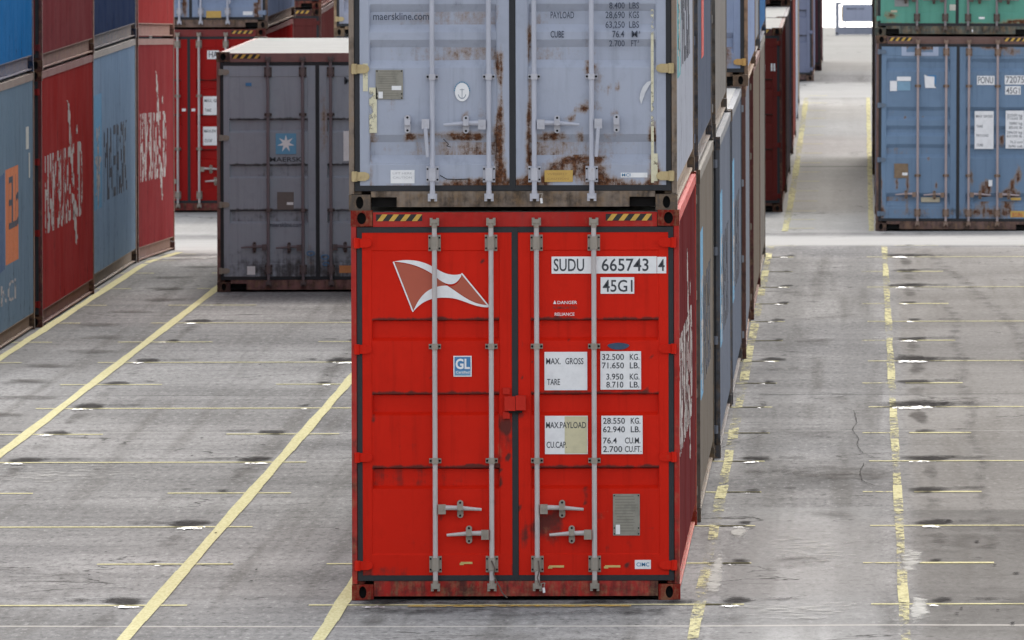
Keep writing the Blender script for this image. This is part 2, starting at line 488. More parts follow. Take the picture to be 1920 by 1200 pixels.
for i in range(26):
    blob(dk, rnd.uniform(.6, 2.4), rnd.uniform(112, 131), rnd.uniform(.015, .05), rnd.uniform(.08, .22), .0118, 900 + i, 1.1, 8)
    blob(dk, rnd.uniform(-8.2, -3.9), rnd.uniform(113, 150), rnd.uniform(.012, .035), rnd.uniform(.07, .18), .0118, 950 + i, 1.1, 8)
for i in range(14):  # row of dark blobs paints contact shade along the door end
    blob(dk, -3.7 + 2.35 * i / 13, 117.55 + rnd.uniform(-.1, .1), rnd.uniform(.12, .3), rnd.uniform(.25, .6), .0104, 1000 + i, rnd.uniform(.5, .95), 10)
blob(pl, -1.12, 121.5, .10, 4.2, .0095, 701, .95); blob(pl, -1.0, 128.8, .12, 1.4, .0095, 702, .9)
blob(pl, .38, 124.0, .12, 3.2, .0095, 703, .85); blob(pl, .42, 116.5, .12, 2.6, .0095, 704, .9)
blob(pl, -.5, 116.3, .9, 2.2, .0080, 705, .55); blob(pl, -.4, 126.0, .6, 5.0, .0080, 706, .5)
blob(pl, -7.2, 140.0, 1.5, 3.0, .0080, 707, .5); blob(pl, -9.0, 208.0, 1.5, 2.2, .0080, 708, .8)
mark_obj('dark_stains_and_shade', dk, decal_material('black_stain_shade', (.03, .028, .028, 1), (.06, .056, .054, 1), .7, 9.0, .26, .95, .74, (1, .35, 1)))
mark_obj('concrete_glints', wh, decal_material('broken_concrete_glint', (.62, .62, .63, 1), (.035, .035, .04, 1), .35, 15.0, .52, .66, 1.0, (1, .30, 1), .1))
mark_obj('oil_stains', oil, decal_material('oil_stain', (.09, .082, .078, 1), (.13, .12, .11, 1), .75, 3.0, .15, 1.1, .62, (1, .4, 1)))
mark_obj('pale_scuffs', pl, decal_material('pale_scuff', (.46, .45, .42, 1), (.36, .355, .335, 1), .8, 6.0, .35, .9, .8, (1, .4, 1)))

# ------------------------------------------------------------------ lettering
_txt = {}
def text_polys(body, height, wide=1.0, bold=0.0, space=1.0):
    """filled lettering: vertices (x, z) and faces; capital height = height, left edge at 0"""
    key = (body, round(height, 4), round(wide, 3), bold, space)
    if key in _txt: return _txt[key]
    cu = bpy.data.curves.new('lettering', 'FONT')
    cu.body = body; cu.size = 1.0; cu.resolution_u = 3; cu.offset = bold; cu.space_character = space
    ob = bpy.data.objects.new('lettering', cu)
    S.collection.objects.link(ob)
    dg = bpy.context.evaluated_depsgraph_get()
    me = bpy.data.meshes.new_from_object(ob.evaluated_get(dg))
    k = height / .73
    vs = [(v.co.x * k * wide, v.co.y * k) for v in me.vertices]
    fs = [tuple(p.vertices) for p in me.polygons]
    bpy.data.objects.remove(ob); bpy.data.curves.remove(cu); bpy.data.meshes.remove(me)
    if vs:
        x0 = min(v[0] for v in vs); vs = [(x - x0, z) for x, z in vs]
    _txt[key] = (vs, fs)
    return _txt[key]

def add_text(mb, body, u, v, h, y, m=0, width=None, wide=.62, bold=0.010, align='L', space=1.0):
    vs, fs = text_polys(body, h, wide, bold, space)
    if not vs: return
    W = max(a for a, b in vs)
    if width: vs = [(a * width / W, b) for a, b in vs]; W = width
    if align == 'R': u -= W
    if align == 'C': u -= W / 2
    n = len(mb.v)
    mb.v += [(u + a, y, v + b) for a, b in vs]
    for f in fs:
        mb.f.append(tuple(n + i for i in f)); mb.m.append(m)

# ------------------------------------------------------------------ shared small materials
RUBBER = plain('black_door_rubber', (.020, .021, .025, 1), .75, 0, .3)
HOLE = plain('dark_opening', (.004, .004, .004, 1), .9, 0, 0)
HZY = plain('hazard_yellow', (.60, .36, .06, 1), .6, 0, .5)
HZK = plain('hazard_black', (.02, .018, .018, 1), .7, 0, .2)
WHITE = plain('label_white', (.80, .80, .81, 1), .6, 0, .24)
CREAM = plain('label_aged', (.55, .50, .33, 1), .6, 0, .25)
INK = plain('label_ink', (.045, .05, .06, 1), .7, 0, .1)
INKW = plain('label_ink_faint', (.14, .15, .17, 1), .7, 0, .2)
PLATE = plain('aged_data_plate', (.27, .255, .215, 1), .5, .1, .6)
YLAB = plain('label_yellow', (.56, .36, .09, 1), .6, 0, .35)
BLUEL = plain('label_blue', (.05, .20, .42, 1), .5, 0, .1)
SKYB = plain('logo_sky_blue', (.14, .36, .55, 1), .5, 0, .15)
GALV = paint('galvanised_rods', rgb(172, 167, 166, 1.2), .55, .7, 0.10, .5)
GALVD = paint('galvanised_brackets', rgb(152, 144, 134, 1.0), .6, .7, 0.18, .3)

# ------------------------------------------------------------------ container
W2, H, L = 1.219, 2.896, 12.192
CP, CD = .278, .036                                   # corrugation pitch and depth
def corr_breaks():
    out = []; y = .19
    while y < 12.0:
        out += [(y, 0.0), (y + .072, 0.0), (y + .140, -CD), (y + .210, -CD)]
        y += CP
    return [q for q in out if q[0] < 12.0] + [(12.0, 0.0)]
CB = corr_breaks()
def corr(y):
    for (a, pa), (b, pb) in zip(CB, CB[1:]):
        if a <= y <= b: return pa + (pb - pa) * (y - a) / max(b - a, 1e-6)
    return 0.0

TROUGH_A = [(1.925, 2.084), (1.371, 1.533), (.824, .983)]
TROUGH_B = [(2.08, 2.29), (1.32, 1.53), (1.055, 1.265), (.35, .56)]
TROUGH_C = [(2.36, 2.56), (1.64, 1.84), (1.40, 1.56), (1.08, 1.285), (.38, .56)]
RODS = [-.598, -.178, .160, .586]

_mesh = {}
def cached(key, fn):
    if key not in _mesh: _mesh[key] = fn()
    return _mesh[key]

def fill(pts, step):
    pts = sorted(set(round(p, 4) for p in pts)); out = []
    for a, b in zip(pts, pts[1:]):
        n = max(1, int(math.ceil((b - a) / step)))
        out += [a + (b - a) * i / n for i in range(n)]
    return out + [pts[-1]]

def blob_fn(blobs, edge=0.0, cap=1.2):
    def f(c):
        x, y, z = c; r = edge / 1.4
        for (cx, cz, rx, rz, s) in blobs:
            q = ((x - cx) / rx) ** 2 + ((z - cz) / rz) ** 2
            if q < 6: r += s * math.exp(-q)
        return min(r * 1.4, cap)
    return f

def side_mesh(mat):
    mb = MB(); x = W2 - .008
    z0, z1 = .185, 2.80
    for (a, pa), (b, pb) in zip(CB, CB[1:]):
        mb.poly([(x + pa, a, z0), (x + pb, b, z0), (x + pb, b, z1), (x + pa, a, z1)])
    return mb.mesh('side_wall', [mat], {'dirt': lambda c: .30 if c[2] < 1 else .1})

def roof_mesh(mat):
    mb = MB(); y = .12; zt, zb = 2.884, 2.866
    prev = (y, zb)
    while y < 11.95:
        for (dy, z) in ((.02, zb), (.055, zt), (.14, zt), (.175, zb)):
            p = (y + dy, z)
            mb.poly([(-1.16, prev[0], prev[1]), (1.16, prev[0], prev[1]), (1.16, p[0], p[1]), (-1.16, p[0], p[1])])
            prev = p
        y += .209
    mb.poly([(-1.16, prev[0], prev[1]), (1.16, prev[0], prev[1]), (1.16, 12.08, zb), (-1.16, 12.08, zb)])
    return mb.mesh('roof', [mat])

def casting_mesh(mat, sx, top, end):
    """corner casting with its oval hole, hollow behind"""
    mb = MB(); w_, h_, dp = .162, .118, .178
    x0 = -w_ / 2; hx, hz = (.028, .046) if not top else (.034, .044)
    ns = 20; rim = []; hole = []
    for i in range(ns):
        a = 2 * math.pi * i / ns
        c, s = math.cos(a), math.sin(a)
        k = min(w_ / 2 / max(abs(c), 1e-6), h_ / 2 / max(abs(s), 1e-6))
        rim.append((c * k, h_ / 2 + s * k)); hole.append((c * hx - sx * .0, h_ / 2 + s * hz))
    for i in range(ns):
        j = (i + 1) % ns
        mb.poly([(rim[i][0], 0, rim[i][1]), (rim[j][0], 0, rim[j][1]), (hole[j][0], 0, hole[j][1]), (hole[i][0], 0, hole[i][1])])
        mb.poly([(hole[i][0], 0, hole[i][1]), (hole[j][0], 0, hole[j][1]), (hole[j][0], .06, hole[j][1]), (hole[i][0], .06, hole[i][1])], 0)
    mb.poly([(p[0], .06, p[1]) for p in hole], 1)
    # true rectangle behind the rim
    mb.box((-w_ / 2, .0008, 0), (w_ / 2, dp, h_), 0, 'f')
    if end: mb.v = [(x, -y, z) for x, y, z in mb.v]; mb.f = [f[::-1] for f in mb.f]
    return mb.mesh('corner_casting', [mat, HOLE], {'rust': lambda c: .2, 'dirt': lambda c: .35})

def frame_mesh(mat, notches):
    mb = MB()
    # door end: posts, header, sill
    for s in (-1, 1):
        a, b = sorted((s * W2, s * (W2 - .038)))
        mb.box((a, 0.0, .118), (b, .11, H - .118))
        a, b = sorted((s * (W2 - .038), s * (W2 - .09)))
        mb.box((a, .045, .118), (b, .11, H - .118))
        # blind end posts
        a, b = sorted((s * W2, s * (W2 - .15)))
        mb.box((a, L - .15, .118), (b, L, H - .118))
        # top side rails
        a, b = sorted((s * W2, s * (W2 - .06)))
        mb.box((a, .11, 2.80), (b, L - .15, 2.880))
        # bottom side rails: a channel with a lip top and bottom
        a, b = sorted((s * (W2 - .012), s * (W2 - .10)))
        mb.box((a, .178, .172), (b, L - .178, .186))
        a, b = sorted((s * (W2 - .055), s * (W2 - .063)))
        mb.box((a, .178, .032), (b, L - .178, .172))
        a, b = sorted((s * (W2 - .012), s * (W2 - .10)))
        mb.box((a, .178, .018), (b, L - .178, .032))
        a, b = sorted((s * (W2 - .002), s * (W2 - .10)))
        mb.box((a, .11, .118), (b, .19, .19))
    zc = 1.056
    mb.box((-zc, .006, 2.775), (zc, .11, 2.882))
    if notches:
        mb.box((-zc, .004, .095), (zc, .11, .138))
        mb.box((-.865, .004, .022), (.865, .11, .095))
        mb.box((-zc + .001, .09, .022), (-.865, .11, .095), 1)
        mb.box((.865, .09, .022), (zc - .001, .11, .095), 1)
    else:
        mb.box((-zc, .004, .026), (zc, .11, .138))
    mb.box((-1.07, L - .11, 2.76), (1.07, L, 2.88))
    mb.box((-1.07, L - .11, .02), (1.07, L, .14))
    return mb.mesh('frame', [mat, HOLE], {'dirt': lambda c: .55 if c[2] < .2 and c[1] < .2 else .18,
                                          'rust': lambda c: (.45 if c[1] > .3 else .28) if c[2] < .2 else (.12 if c[2] > 2.7 and c[1] < .2 else .02)})

def end_mesh(mat):
    mb = MB(); x = -1.08; pts = []
    while x < 1.06:
        pts += [(x, 0), (x + .07, 0), (x + .12, .04), (x + .19, .04)]; x += .24
    pts = [p for p in pts if p[0] < 1.08] + [(1.08, 0)]
    for (a, pa), (b, pb) in zip(pts, pts[1:]):
        mb.poly([(b, L - .05 + 0 - pb, .13), (a, L - .05 - pa, .13), (a, L - .05 - pa, 2.78), (b, L - .05 - pb, 2.78)])
    return mb.mesh('end_wall', [mat])

def floor_mesh(mat):
    mb = MB()
    mb.box((-1.15, .11, .155), (1.15, L - .11, .182))
    y = .5
    while y < 11.8:
        mb.box((-1.15, y, .04), (1.15, y + .045, .155)); y += .61
    return mb.mesh('underframe', [mat], {'rust': lambda c: .3})

def door_mesh(mat, s, troughs, rust, dirt, seed):
    u0, u1 = (-1.138, -.026) if s < 0 else (.022, 1.138)
    z0, z1 = .182, 2.731
    pu0, pu1 = (u0 + .066, u1 - .088) if s < 0 else (u0 + .088, u1 - .066)
    pz0, pz1 = .335, 2.602
    us = fill([u0, pu0, pu0 + .008, pu0 + .014, pu1 - .014, pu1 - .008, pu1, u1], .04)
    zb = [z0, pz0, pz0 + .008, pz1 - .008, pz1, z1]
    rp = .036 if len(troughs) == 3 else .070
    for a, b in troughs: zb += [a, a + rp, b - (.018 if rp < .05 else rp), b]
    vs_ = fill(zb, .04)
    def depth(u, z):
        base = .008
        inside = pu0 + .004 < u < pu1 - .004 and pz0 + .004 < z < pz1 - .004
        if not inside: return base
        dd = base + .006
        core = pu0 + .010 < u < pu1 - .010
        if core:
            for a, b in troughs:
                if a <= z <= b:
                    lo, hi = rp, (.018 if rp < .05 else rp)
                    k = min((z - a) / lo, (b - z) / hi, 1.0)
                    dd += (.060 if rp < .05 else .050) * max(k, 0)
        return dd
    mb = MB(); nu = len(us); r_ = random.Random(seed)
    for z in vs_:
        for u in us: mb.v.append((u, depth(u, z) + .0022 * math.sin(u * 5 + seed) * math.sin(z * 3.1 + seed), z))
    for j in range(len(vs_) - 1):
        for i in range(nu - 1):
            a = j * nu + i
            mb.f.append((a, a + 1, a + 1 + nu, a + nu)); mb.m.append(0)
    mb.box((u0, .012, z0), (u1, .055, z1), 0, 'f')
    rf, df = blob_fn(rust, 0.0, .76), blob_fn(dirt)
    def dirt_shade_fn(c):
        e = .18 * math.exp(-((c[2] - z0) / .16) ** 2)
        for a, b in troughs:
            if pu0 + .004 < c[0] < pu1 - .004: e += (.95 if rp < .05 else .25) * math.exp(-((c[2] - b + .004) / .013) ** 2)   # shade painted under the pressed edge, with a little dirt
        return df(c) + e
    return mb.mesh('door', [mat], {'rust': rf, 'dirt': dirt_shade_fn})

def gasket_mesh(s, H_):
    mb = MB(); y0, y1 = .0045, .05
    a, b = (-1.176, -1.139) if s < 0 else (1.139, 1.176)
    mb.box((a, y0 + .001, .14), (b, y1, 2.772))
    a, b = (-1.139, -.0245) if s < 0 else (.0205, 1.139)
    mb.box((a, y0, 2.732), (b, y1, 2.772)); mb.box((a, y0, .141), (b, y1, .181))
    if s < 0: mb.box((-.025, .0035, .141), (.0195, y1, 2.770))
    return mb.mesh('gasket', [RUBBER])

def rod_mesh(x, mats, mids, low=.0):
    """locking rod with its cams, bearing plates and guides; 0 = rod, 1 = bracket"""
    mb = MB()
    mb.cyl((x, -.034, .115), (x, -.034, 2.80), .0185, n=10, m=0)
    for zc, sgn in ((.095, 1), (2.815, -1)):
        mb.box((x - .034, -.05, zc - .03), (x - .014, .004, zc + .026), 1)
        mb.box((x + .014, -.05, zc - .03), (x + .034, .004, zc + .026), 1)
        mb.box((x - .026, -.062, zc - .012), (x + .026, -.018, zc + .016), 1)
        mb.cyl((x, -.036, zc), (x, -.036, zc + sgn * .05), .024, .020, n=8, m=1)
    for z0, z1 in ((.205, .325), (2.595, 2.715)):
        mb.box((x - .046, -.012, z0), (x + .046, .011, z1), 1)
        mb.box((x - .024, -.060, z0 + .012), (x + .024, -.012, z1 - .012), 1)
        for dx in (-.037, .037):
            for dz in (.02, .1): mb.cyl((x + dx, -.018, z0 + dz), (x + dx, -.011, z0 + dz), .0075, n=6, m=2)
    for z in mids:
        mb.box((x - .045, -.012, z - .018), (x + .045, .011, z + .018), 1)
        mb.box((x - .022, -.060, z - .022), (x + .022, -.012, z + .022), 1)
        for dx in (-.034, .034): mb.cyl((x + dx, -.018, z), (x + dx, -.011, z), .009, n=6, m=2)
    return mb.mesh('lock_rod', mats + [HOLE])

def handle_mesh(x, z, dirn, mats, length=.33, catch=.19, hang=False):
    mb = MB()
    a, b = sorted((x + dirn * .022, x + dirn * .078))
    mb.box((a, -.066, z - .036), (b, -.022, z + .036), 1)
    mb.cyl((x + dirn * .05, -.072, z), (x + dirn * .05, -.066, z), .012, n=8, m=1)
    if hang:
        mb.cyl((x + dirn * .05, -.062, z - .03), (x + dirn * .035, -.06, z - .245), .015, .012, n=8, m=0)
    else:
        mid = x + dirn * catch
        mb.cyl((x + dirn * .078, -.052, z + .012), (mid, -.056, z + .010), .019, .016, n=8, m=0)
        mb.cyl((mid, -.056, z + .010), (x + dirn * length, -.058, z - .002), .017, .0105, n=8, m=0)
    # catch: a long rounded plate with two holes and a swinging latch
    xc = x + dirn * (catch + .0)
    ring = []
    for i in range(16):
        an = 2 * math.pi * i / 16
        ring.append((xc + .0235 * math.cos(an), z + (.043 if math.sin(an) > 0 else -.043) + .0235 * math.sin(an)))
    for i in range(16):
        j = (i + 1) % 16
        mb.poly([(ring[i][0], -.022, ring[i][1]), (ring[j][0], -.022, ring[j][1]), (ring[j][0], .012, ring[j][1]), (ring[i][0], .012, ring[i][1])][::-1], 1)
    mb.poly([(p[0], -.022, p[1]) for p in ring], 1)
    for zz in (z + .048, z - .048): mb.cyl((xc, -.0235, zz), (xc, -.021, zz), .009, n=8, m=2)
    mb.cyl((xc, -.085, z + .008), (xc, -.022, z + .008), .020, .022, n=8, m=1)
    mb.box((xc - .02, -.088, z - .006), (xc + .02, -.079, z + .032), 1)
    return mb.mesh('handle', mats + [HOLE])

def hinge_mesh(s, z, mat):
    mb = MB()
    p = [(0.0, -.033), (.10, -.033), (.128, -.020), (.135, 0), (.128, .020), (.10, .033), (0.0, .033)]
    def X(a): return s * (1.2 - a)
    fr = [(X(a), -.016, z + b) for a, b in p]; bk = [(X(a), .014, z + b) for a, b in p]
    if s > 0: fr = fr[::-1]; bk = bk[::-1]
    mb.poly(fr)
    n = len(fr)
    for i in range(n):
        j = (i + 1) % n
        mb.poly([fr[j], fr[i], bk[i], bk[j]])
    mb.cyl((s * 1.176, -.018, z - .038), (s * 1.176, -.018, z + .038), .019, n=8)
    return mb.mesh('hinge', [mat], {'dirt': lambda c: .15, 'rust': lambda c: .1})

def hazard_mesh(s):
    mb = MB(); z0, z1 = 2.818, 2.868; x = -1.033 if s < 0 else .675
    n = 4; pitch_ = .086; y = .0035
    mb.box((x, y, z0), (x + n * pitch_, .0058, z1), 1)
    for i in range(n):
        a = x + i * pitch_ + .008
        mb.poly([(a, y - .002, z0), (a + .04, y - .002, z0), (min(a + .078, x + n * pitch_), y - .002, z1), (a + .038, y - .002, z1)], 0)
    return mb.mesh('hazard_stripe', [HZY, HZK])

def corr_decal(name, mb, mats, lift=.003):
    """flat lettering (y along the wall, z up) cut at every fold and laid on the corrugated wall"""
    bm = bmesh.new()
    vs = [bm.verts.new(v) for v in mb.v]
    for f, m in zip(mb.f, mb.m):
        try:
            q = bm.faces.new([vs[i] for i in f]); q.material_index = m
        except ValueError: pass
    ymin = min(v[1] for v in mb.v); ymax = max(v[1] for v in mb.v)
    for y, p in CB:
        if ymin < y < ymax:
            bmesh.ops.bisect_plane(bm, geom=bm.verts[:] + bm.edges[:] + bm.faces[:], plane_co=(0, y, 0), plane_no=(0, 1, 0), dist=1e-5)
    for v in bm.verts: v.co.x = W2 - .008 + corr(v.co.y) + lift
    me = bpy.data.meshes.new(name); bm.to_mesh(me); bm.free()
    for m in mats: me.materials.append(m)
    return me

def side_text(body, y0, z0, h, mat, width=None, wide=.9, bold=-.004, extra=None):
    def build():
        mb = MB()
        vs, fs = text_polys(body, h, wide, 0.0 if 'M' in body else bold)
        Wd = max(a for a, b in vs); k = (width / Wd) if width else 1
        mb.v = [(0, y0 + a * k, z0 + b) for a, b in vs]; mb.f = list(fs); mb.m = [0] * len(fs)
        if extra:
            for pts, m in extra: mb.poly([(0, a, b) for a, b in pts], m)
        return mb
    return build

TIER = [0.0, H + .004]
def container(label, X, Y, tier=0, col=(150, 150, 150), k=1.0, frame=None, fk=None, doors=True, troughs='A', notches=False,
              rods=None, rust=(), dirt=(), handles='low', yawdeg=0.0, group=None, roof=(205, 203, 198), lean=0.0,
              hinge=None, rustiness=0.0, base=None, side_col=None, mids=(1.885, 1.035), sk=None):
    """X = right-hand face, Y = door end"""
    cx = X - W2
    o = bpy.data.objects.new('shipping_container', None); S.collection.objects.link(o)
    o.empty_display_size = .3
    za, zb = zg(cx, Y + .1), zg(cx, Y + L)
    if base is not None: za, zb = base
    z = za + .006 + TIER[tier]
    o.location = (cx, Y, z)
    o.rotation_euler = (math.atan2(zb - za, L), R(lean), R(yawdeg))
    tag(o, label, 'shipping container', group)
    cn = 'paint_%d_%d_%d' % col + ('_%d' % int(rustiness * 100)) + ('_%d' % int(k * 100))
    pm = paint(cn, rgb(*col, k), .5, .35, rustiness)
    side_col = side_col or col
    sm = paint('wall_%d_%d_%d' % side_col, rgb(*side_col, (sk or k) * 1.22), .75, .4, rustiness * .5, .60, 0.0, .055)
    fr = frame or tuple(int(c * .8) for c in col)
    fm = paint('frame_%d_%d_%d_%d' % (fr + (int(rustiness * 100),)), rgb(*fr, fk or k), .7, .7, rustiness + .04, .4, .06, .08)
    rm = paint('roof_%d_%d_%d' % roof, rgb(*roof, .68), .8, .2, 0, .1, 0.0)
    link('frame', cached(('frame', fm.name, notches), lambda: frame_mesh(fm, notches)), o)
    cm = paint('casting_%d_%d_%d' % tuple(int(c * .62 + 12) for c in fr), rgb(*[int(c * .62 + 12) for c in fr]), .8, .8, .15, .3)
    for s in (-1, 1):
        for top in (0, 1):
            for end in (0, 1):
                me = cached(('cast', cm.name, s, top, end), lambda: casting_mesh(cm, s, top, end))
                link('corner_casting', me, o, (s * (W2 - .081 + .003), L + .003 if end else -.003, (H - .118 + .001) if top else -.004))
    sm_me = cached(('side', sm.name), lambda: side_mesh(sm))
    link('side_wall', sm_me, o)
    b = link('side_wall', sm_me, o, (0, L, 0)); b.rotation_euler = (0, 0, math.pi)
    link('roof', cached(('roof', rm.name), lambda: roof_mesh(rm)), o)
    link('end_wall', cached(('end', sm.name), lambda: end_mesh(sm)), o)
    link('underframe', cached(('floor', fm.name), lambda: floor_mesh(fm)), o)
    tr = {'A': TROUGH_A, 'B': TROUGH_B, 'C': TROUGH_C}[troughs]
    o2 = {}
    rmats = rods or [GALV, GALVD]
    hm = hinge or pm
    for s in (-1, 1):
        seed = len(label) + s
        special = bool(rust or dirt)
        key = ('door', pm.name, troughs, s) if not special else ('door', label, s)
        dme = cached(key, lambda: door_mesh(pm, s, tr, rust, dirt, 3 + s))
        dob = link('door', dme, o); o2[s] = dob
        link('gasket', cached(('gasket', s), lambda: gasket_mesh(s, H)), dob)
        if not doors: continue
        link('hazard_stripe', cached(('hz', s), lambda: hazard_mesh(s)), o)
        for z_ in (2.655, 1.865, 1.06, .255) if not notches else (2.655, 1.86, 1.05, .25):
            link('hinge', cached(('hinge', hm.name, s, z_), lambda: hinge_mesh(s, z_, hm)), dob)
        for x in (RODS[:2] if s < 0 else RODS[2:]):
            link('lock_rod', cached(('rod', x, rmats[0].name, mids), lambda: rod_mesh(x, rmats, mids)), dob)
        a, c_ = (RODS[0], RODS[1]) if s < 0 else (RODS[2], RODS[3])
        if handles == 'low':
            hs = [(a, .675, 1, .345, .185), (c_, .485, -1, .335, .17)]
            for (hx, hz, dn, ln, ct) in hs:
                link('handle', cached(('handle', hx, hz, rmats[0].name), lambda: handle_mesh(hx, hz, dn, rmats, ln, ct)), dob)
        elif handles == 'gray':
            inner, outer = (c_, a) if s < 0 else (a, c_)
            dn = -1 if s < 0 else 1
            link('handle', cached(('handleg', inner, rmats[0].name), lambda: handle_mesh(inner, .635, dn, rmats, .335, .17)), dob)
            link('handle', cached(('handlegh', outer, rmats[0].name), lambda: handle_mesh(outer, .640, dn, rmats, .3, .185, True)), dob)
        elif handles == 'mid':
            for (hx, hz) in ((a, .535), (c_, .53)):
                dn = -1 if s < 0 else 1
                link('handle', cached(('handlem', hx, rmats[0].name), lambda: handle_mesh(hx, hz, dn, rmats, .33, .17)), dob)
    o['_d'] = 0
    del o['_d']
    return o, o2

# decals on doors ------------------------------------------------------------
def decal(name, parent, build, mats):
    mb = MB(); build(mb)
    return link(name, mb.mesh(name, mats), parent)

def proj(cx, cy0, slope, base_y, s):
    def f(px, py): return ((px - (cx + slope * (py - cy0))) / s, (base_y - py) / s)
    return f
YD = .0035                                            # a hair in front of a door's flat panel (.014 deep)

def plate(mb, P_, x0, y0, x1, y1, y=YD, m=0):
    a = P_(x0, y1); b = P_(x1, y0)
    mb.box((a[0], y, a[1]), (b[0], y + .0025, b[1]), m)
    return a, b

def label_block(parent, P_, box, lines, bg=0, name='label', mats=None, y=YD):
    """lines: (text, left px, baseline px, cap height px, width px, align)"""
    if bg is None and len(lines) > 1:
        for ln in lines: label_block(parent, P_, box, [ln], None, name, mats, y)
        return
    def bld(mb):
        if bg is not None: plate(mb, P_, *box, y=y)
        for (tx, lx, by, hh, wd) in lines:
            a = P_(lx, by); sc = abs(P_(lx + 1, by)[0] - a[0])
            add_text(mb, tx, a[0], a[1], hh * sc, y - .0015, 1, width=wd * sc)
    return decal(name, parent, bld, mats or [WHITE, INK])

RED = (186, 32, 18)
MRED = (128, 44, 46)
exec_blocks = []

# ================================================================== THE STACKS
GC = 'containers in the central block beside the driving lane'
GL = 'containers in the left-hand row'
GF = 'containers in the block beyond the cross road'

# ---- nearest container: bright red
front, fd = container('bright red container with white flag logo and SUDU number, bottom of the nearest stack',
    -1.352, 118.0, 0, (200, 30, 10), 1.0, (170, 24, 14), group=GC,
    dirt=[(-.10, 1.15, .10, .30, .35), (-.33, .98, .05, .05, .5), (.03, 1.42, .06, .07, .45), (.62, .62, .06, .06, .45), (.25, .55, .14, .14, .45), (.06, .45, .05, .08, .5),
          (-.55, .62, .03, .05, .5), (-1.0, .2, .3, .08, .3), (.5, .78, .05, .05, .35), (-.82, 1.28, .03, .03, .5), (-.06, 1.3, .05, .1, .5), (.45, 1.32, .13, .03, .4)] + [(rnd.uniform(-1.1, 1.1), rnd.uniform(.2, 2.7), rnd.uniform(.008, .02), rnd.uniform(.008, .03), .6) for _ in range(60)] + [(-.80, 1.15, .16, .10, .22), (-.75, .42, .12, .08, .25), (-.45, .38, .1, .05, .3), (.7, .4, .3, .06, .2), (-.3, .85, .25, .2, .12), (.2, .62, .2, .14, .2)],
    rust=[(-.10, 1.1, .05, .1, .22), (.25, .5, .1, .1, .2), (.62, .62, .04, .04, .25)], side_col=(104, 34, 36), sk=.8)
FP = proj(963.0, 395.0, .0041, 1126.0, 252.4)
Ld, Rd = fd[-1], fd[1]
label_block(Rd, FP, (1032, 482, 1229, 514), [('SUDU', 1036, 509, 24, 57), ('665743', 1126, 509, 24, 88)], name='number_label')
label_block(Rd, FP, (1230, 483, 1247, 514), [('4', 1232, 509, 23, 12)], name='number_label')
label_block(Rd, FP, (1124, 521, 1187, 552), [('45G1', 1128, 548, 23, 56)], name='number_label')
label_block(Rd, FP, (1019, 661, 1099, 733), [('MAX.', 1022, 684, 12, 27), ('GROSS', 1058, 684, 12, 34), ('TARE', 1024, 723, 12, 24)], name='weight_label')
label_block(Rd, FP, (1124, 660, 1200, 732), [('32.500', 1127, 676, 11.5, 41), ('KG.', 1179, 676, 11.5, 18), ('71.650', 1127, 692, 11.5, 41), ('LB.', 1179, 692, 11.5, 18),
    ('3.950', 1135, 713, 11.5, 32), ('KG.', 1179, 713, 11.5, 18), ('8.710', 1135, 728, 11.5, 32), ('LB.', 1179, 728, 11.5, 18)], name='weight_label')
label_block(Rd, FP, (1020, 781, 1100, 853), [('MAX.PAYLOAD', 1022, 804, 12, 75), ('CU.CAP.', 1023, 841, 12, 38)], name='weight_label')
decal('aged_strip', Rd, lambda mb: plate(mb, FP, 1057, 782, 1099, 852, YD - .0008), [plain('varnish_patch', (.60, .55, .36, 1), .5, 0, .3)]).location.y = .0002
label_block(Rd, FP, (1126, 781, 1203, 853), [('28.550', 1129, 796, 11.5, 41), ('KG.', 1181, 796, 11.5, 18), ('62.940', 1129, 812, 11.5, 41), ('LB.', 1181, 812, 11.5, 18),
    ('76.4', 1129, 833, 11.5, 26), ('CU.M.', 1170, 833, 11.5, 29), ('2.700', 1129, 849, 11.5, 36), ('CU.FT.', 1170, 849, 11.5, 31)], name='weight_label')
label_block(Rd, FP, None, [('DANGER', 1043, 571, 6.0, 37), ('RELIANCE', 1038, 593, 6.0, 37)], bg=None, mats=[WHITE, WHITE], name='warning_label')
label_block(Rd, FP, None, [('FUMIGATED', 1035, 580, 5.0, 45)], bg=None, mats=[WHITE, plain('faded_red_ink', (.22, .03, .02, 1))], name='warning_label')
def tri(mb):
    a, b, c = FP(1035, 571), FP(1041, 571), FP(1038, 564)
    mb.poly([(a[0], YD, a[1]), (b[0], YD, b[1]), (c[0], YD, c[1])])
decal('warning_triangle', Rd, tri, [WHITE])
def dplate(P_, x0, y0, x1, y1, lines):
    def f(mb):
        a, b = plate(mb, P_, x0, y0, x1, y1)
        n = lines; hh = b[1] - a[1]; ww = b[0] - a[0]; r_ = random.Random(int(x0))
        for i in range(n):
            z = b[1] - hh * (.05 + .9 * i / n)
            q = ww * (.06 + .1 * r_.random()); e = ww * (.94 - .25 * r_.random())
            mb.box((a[0] + q, YD - .001, z - hh * .02), (a[0] + e, YD, z), 1)
        mb.box((a[0] + ww * .10, YD - .0015, a[1] + hh * .03), (a[0] + ww * .26, YD, a[1] + hh * .26), 2)
        for dx in (.05, .95):
            for dz in (.04, .18, .96): mb.cyl((a[0] + ww * dx, YD - .004, a[1] + hh * dz), (a[0] + ww * dx, YD, a[1] + hh * dz), .006, n=6, m=3)
    return f
decal('data_plate', Rd, dplate(FP, 1148, 928, 1198, 1006, 13), [PLATE, plain('plate_print', (.19, .175, .14, 1)), WHITE, HOLE])
label_block(Rd, FP, (1189, 1052, 1219, 1069), [('CIMC', 1192, 1064, 7.5, 24)], name='maker_label', mats=[WHITE, plain('maker_blue', (.06, .22, .42, 1))])
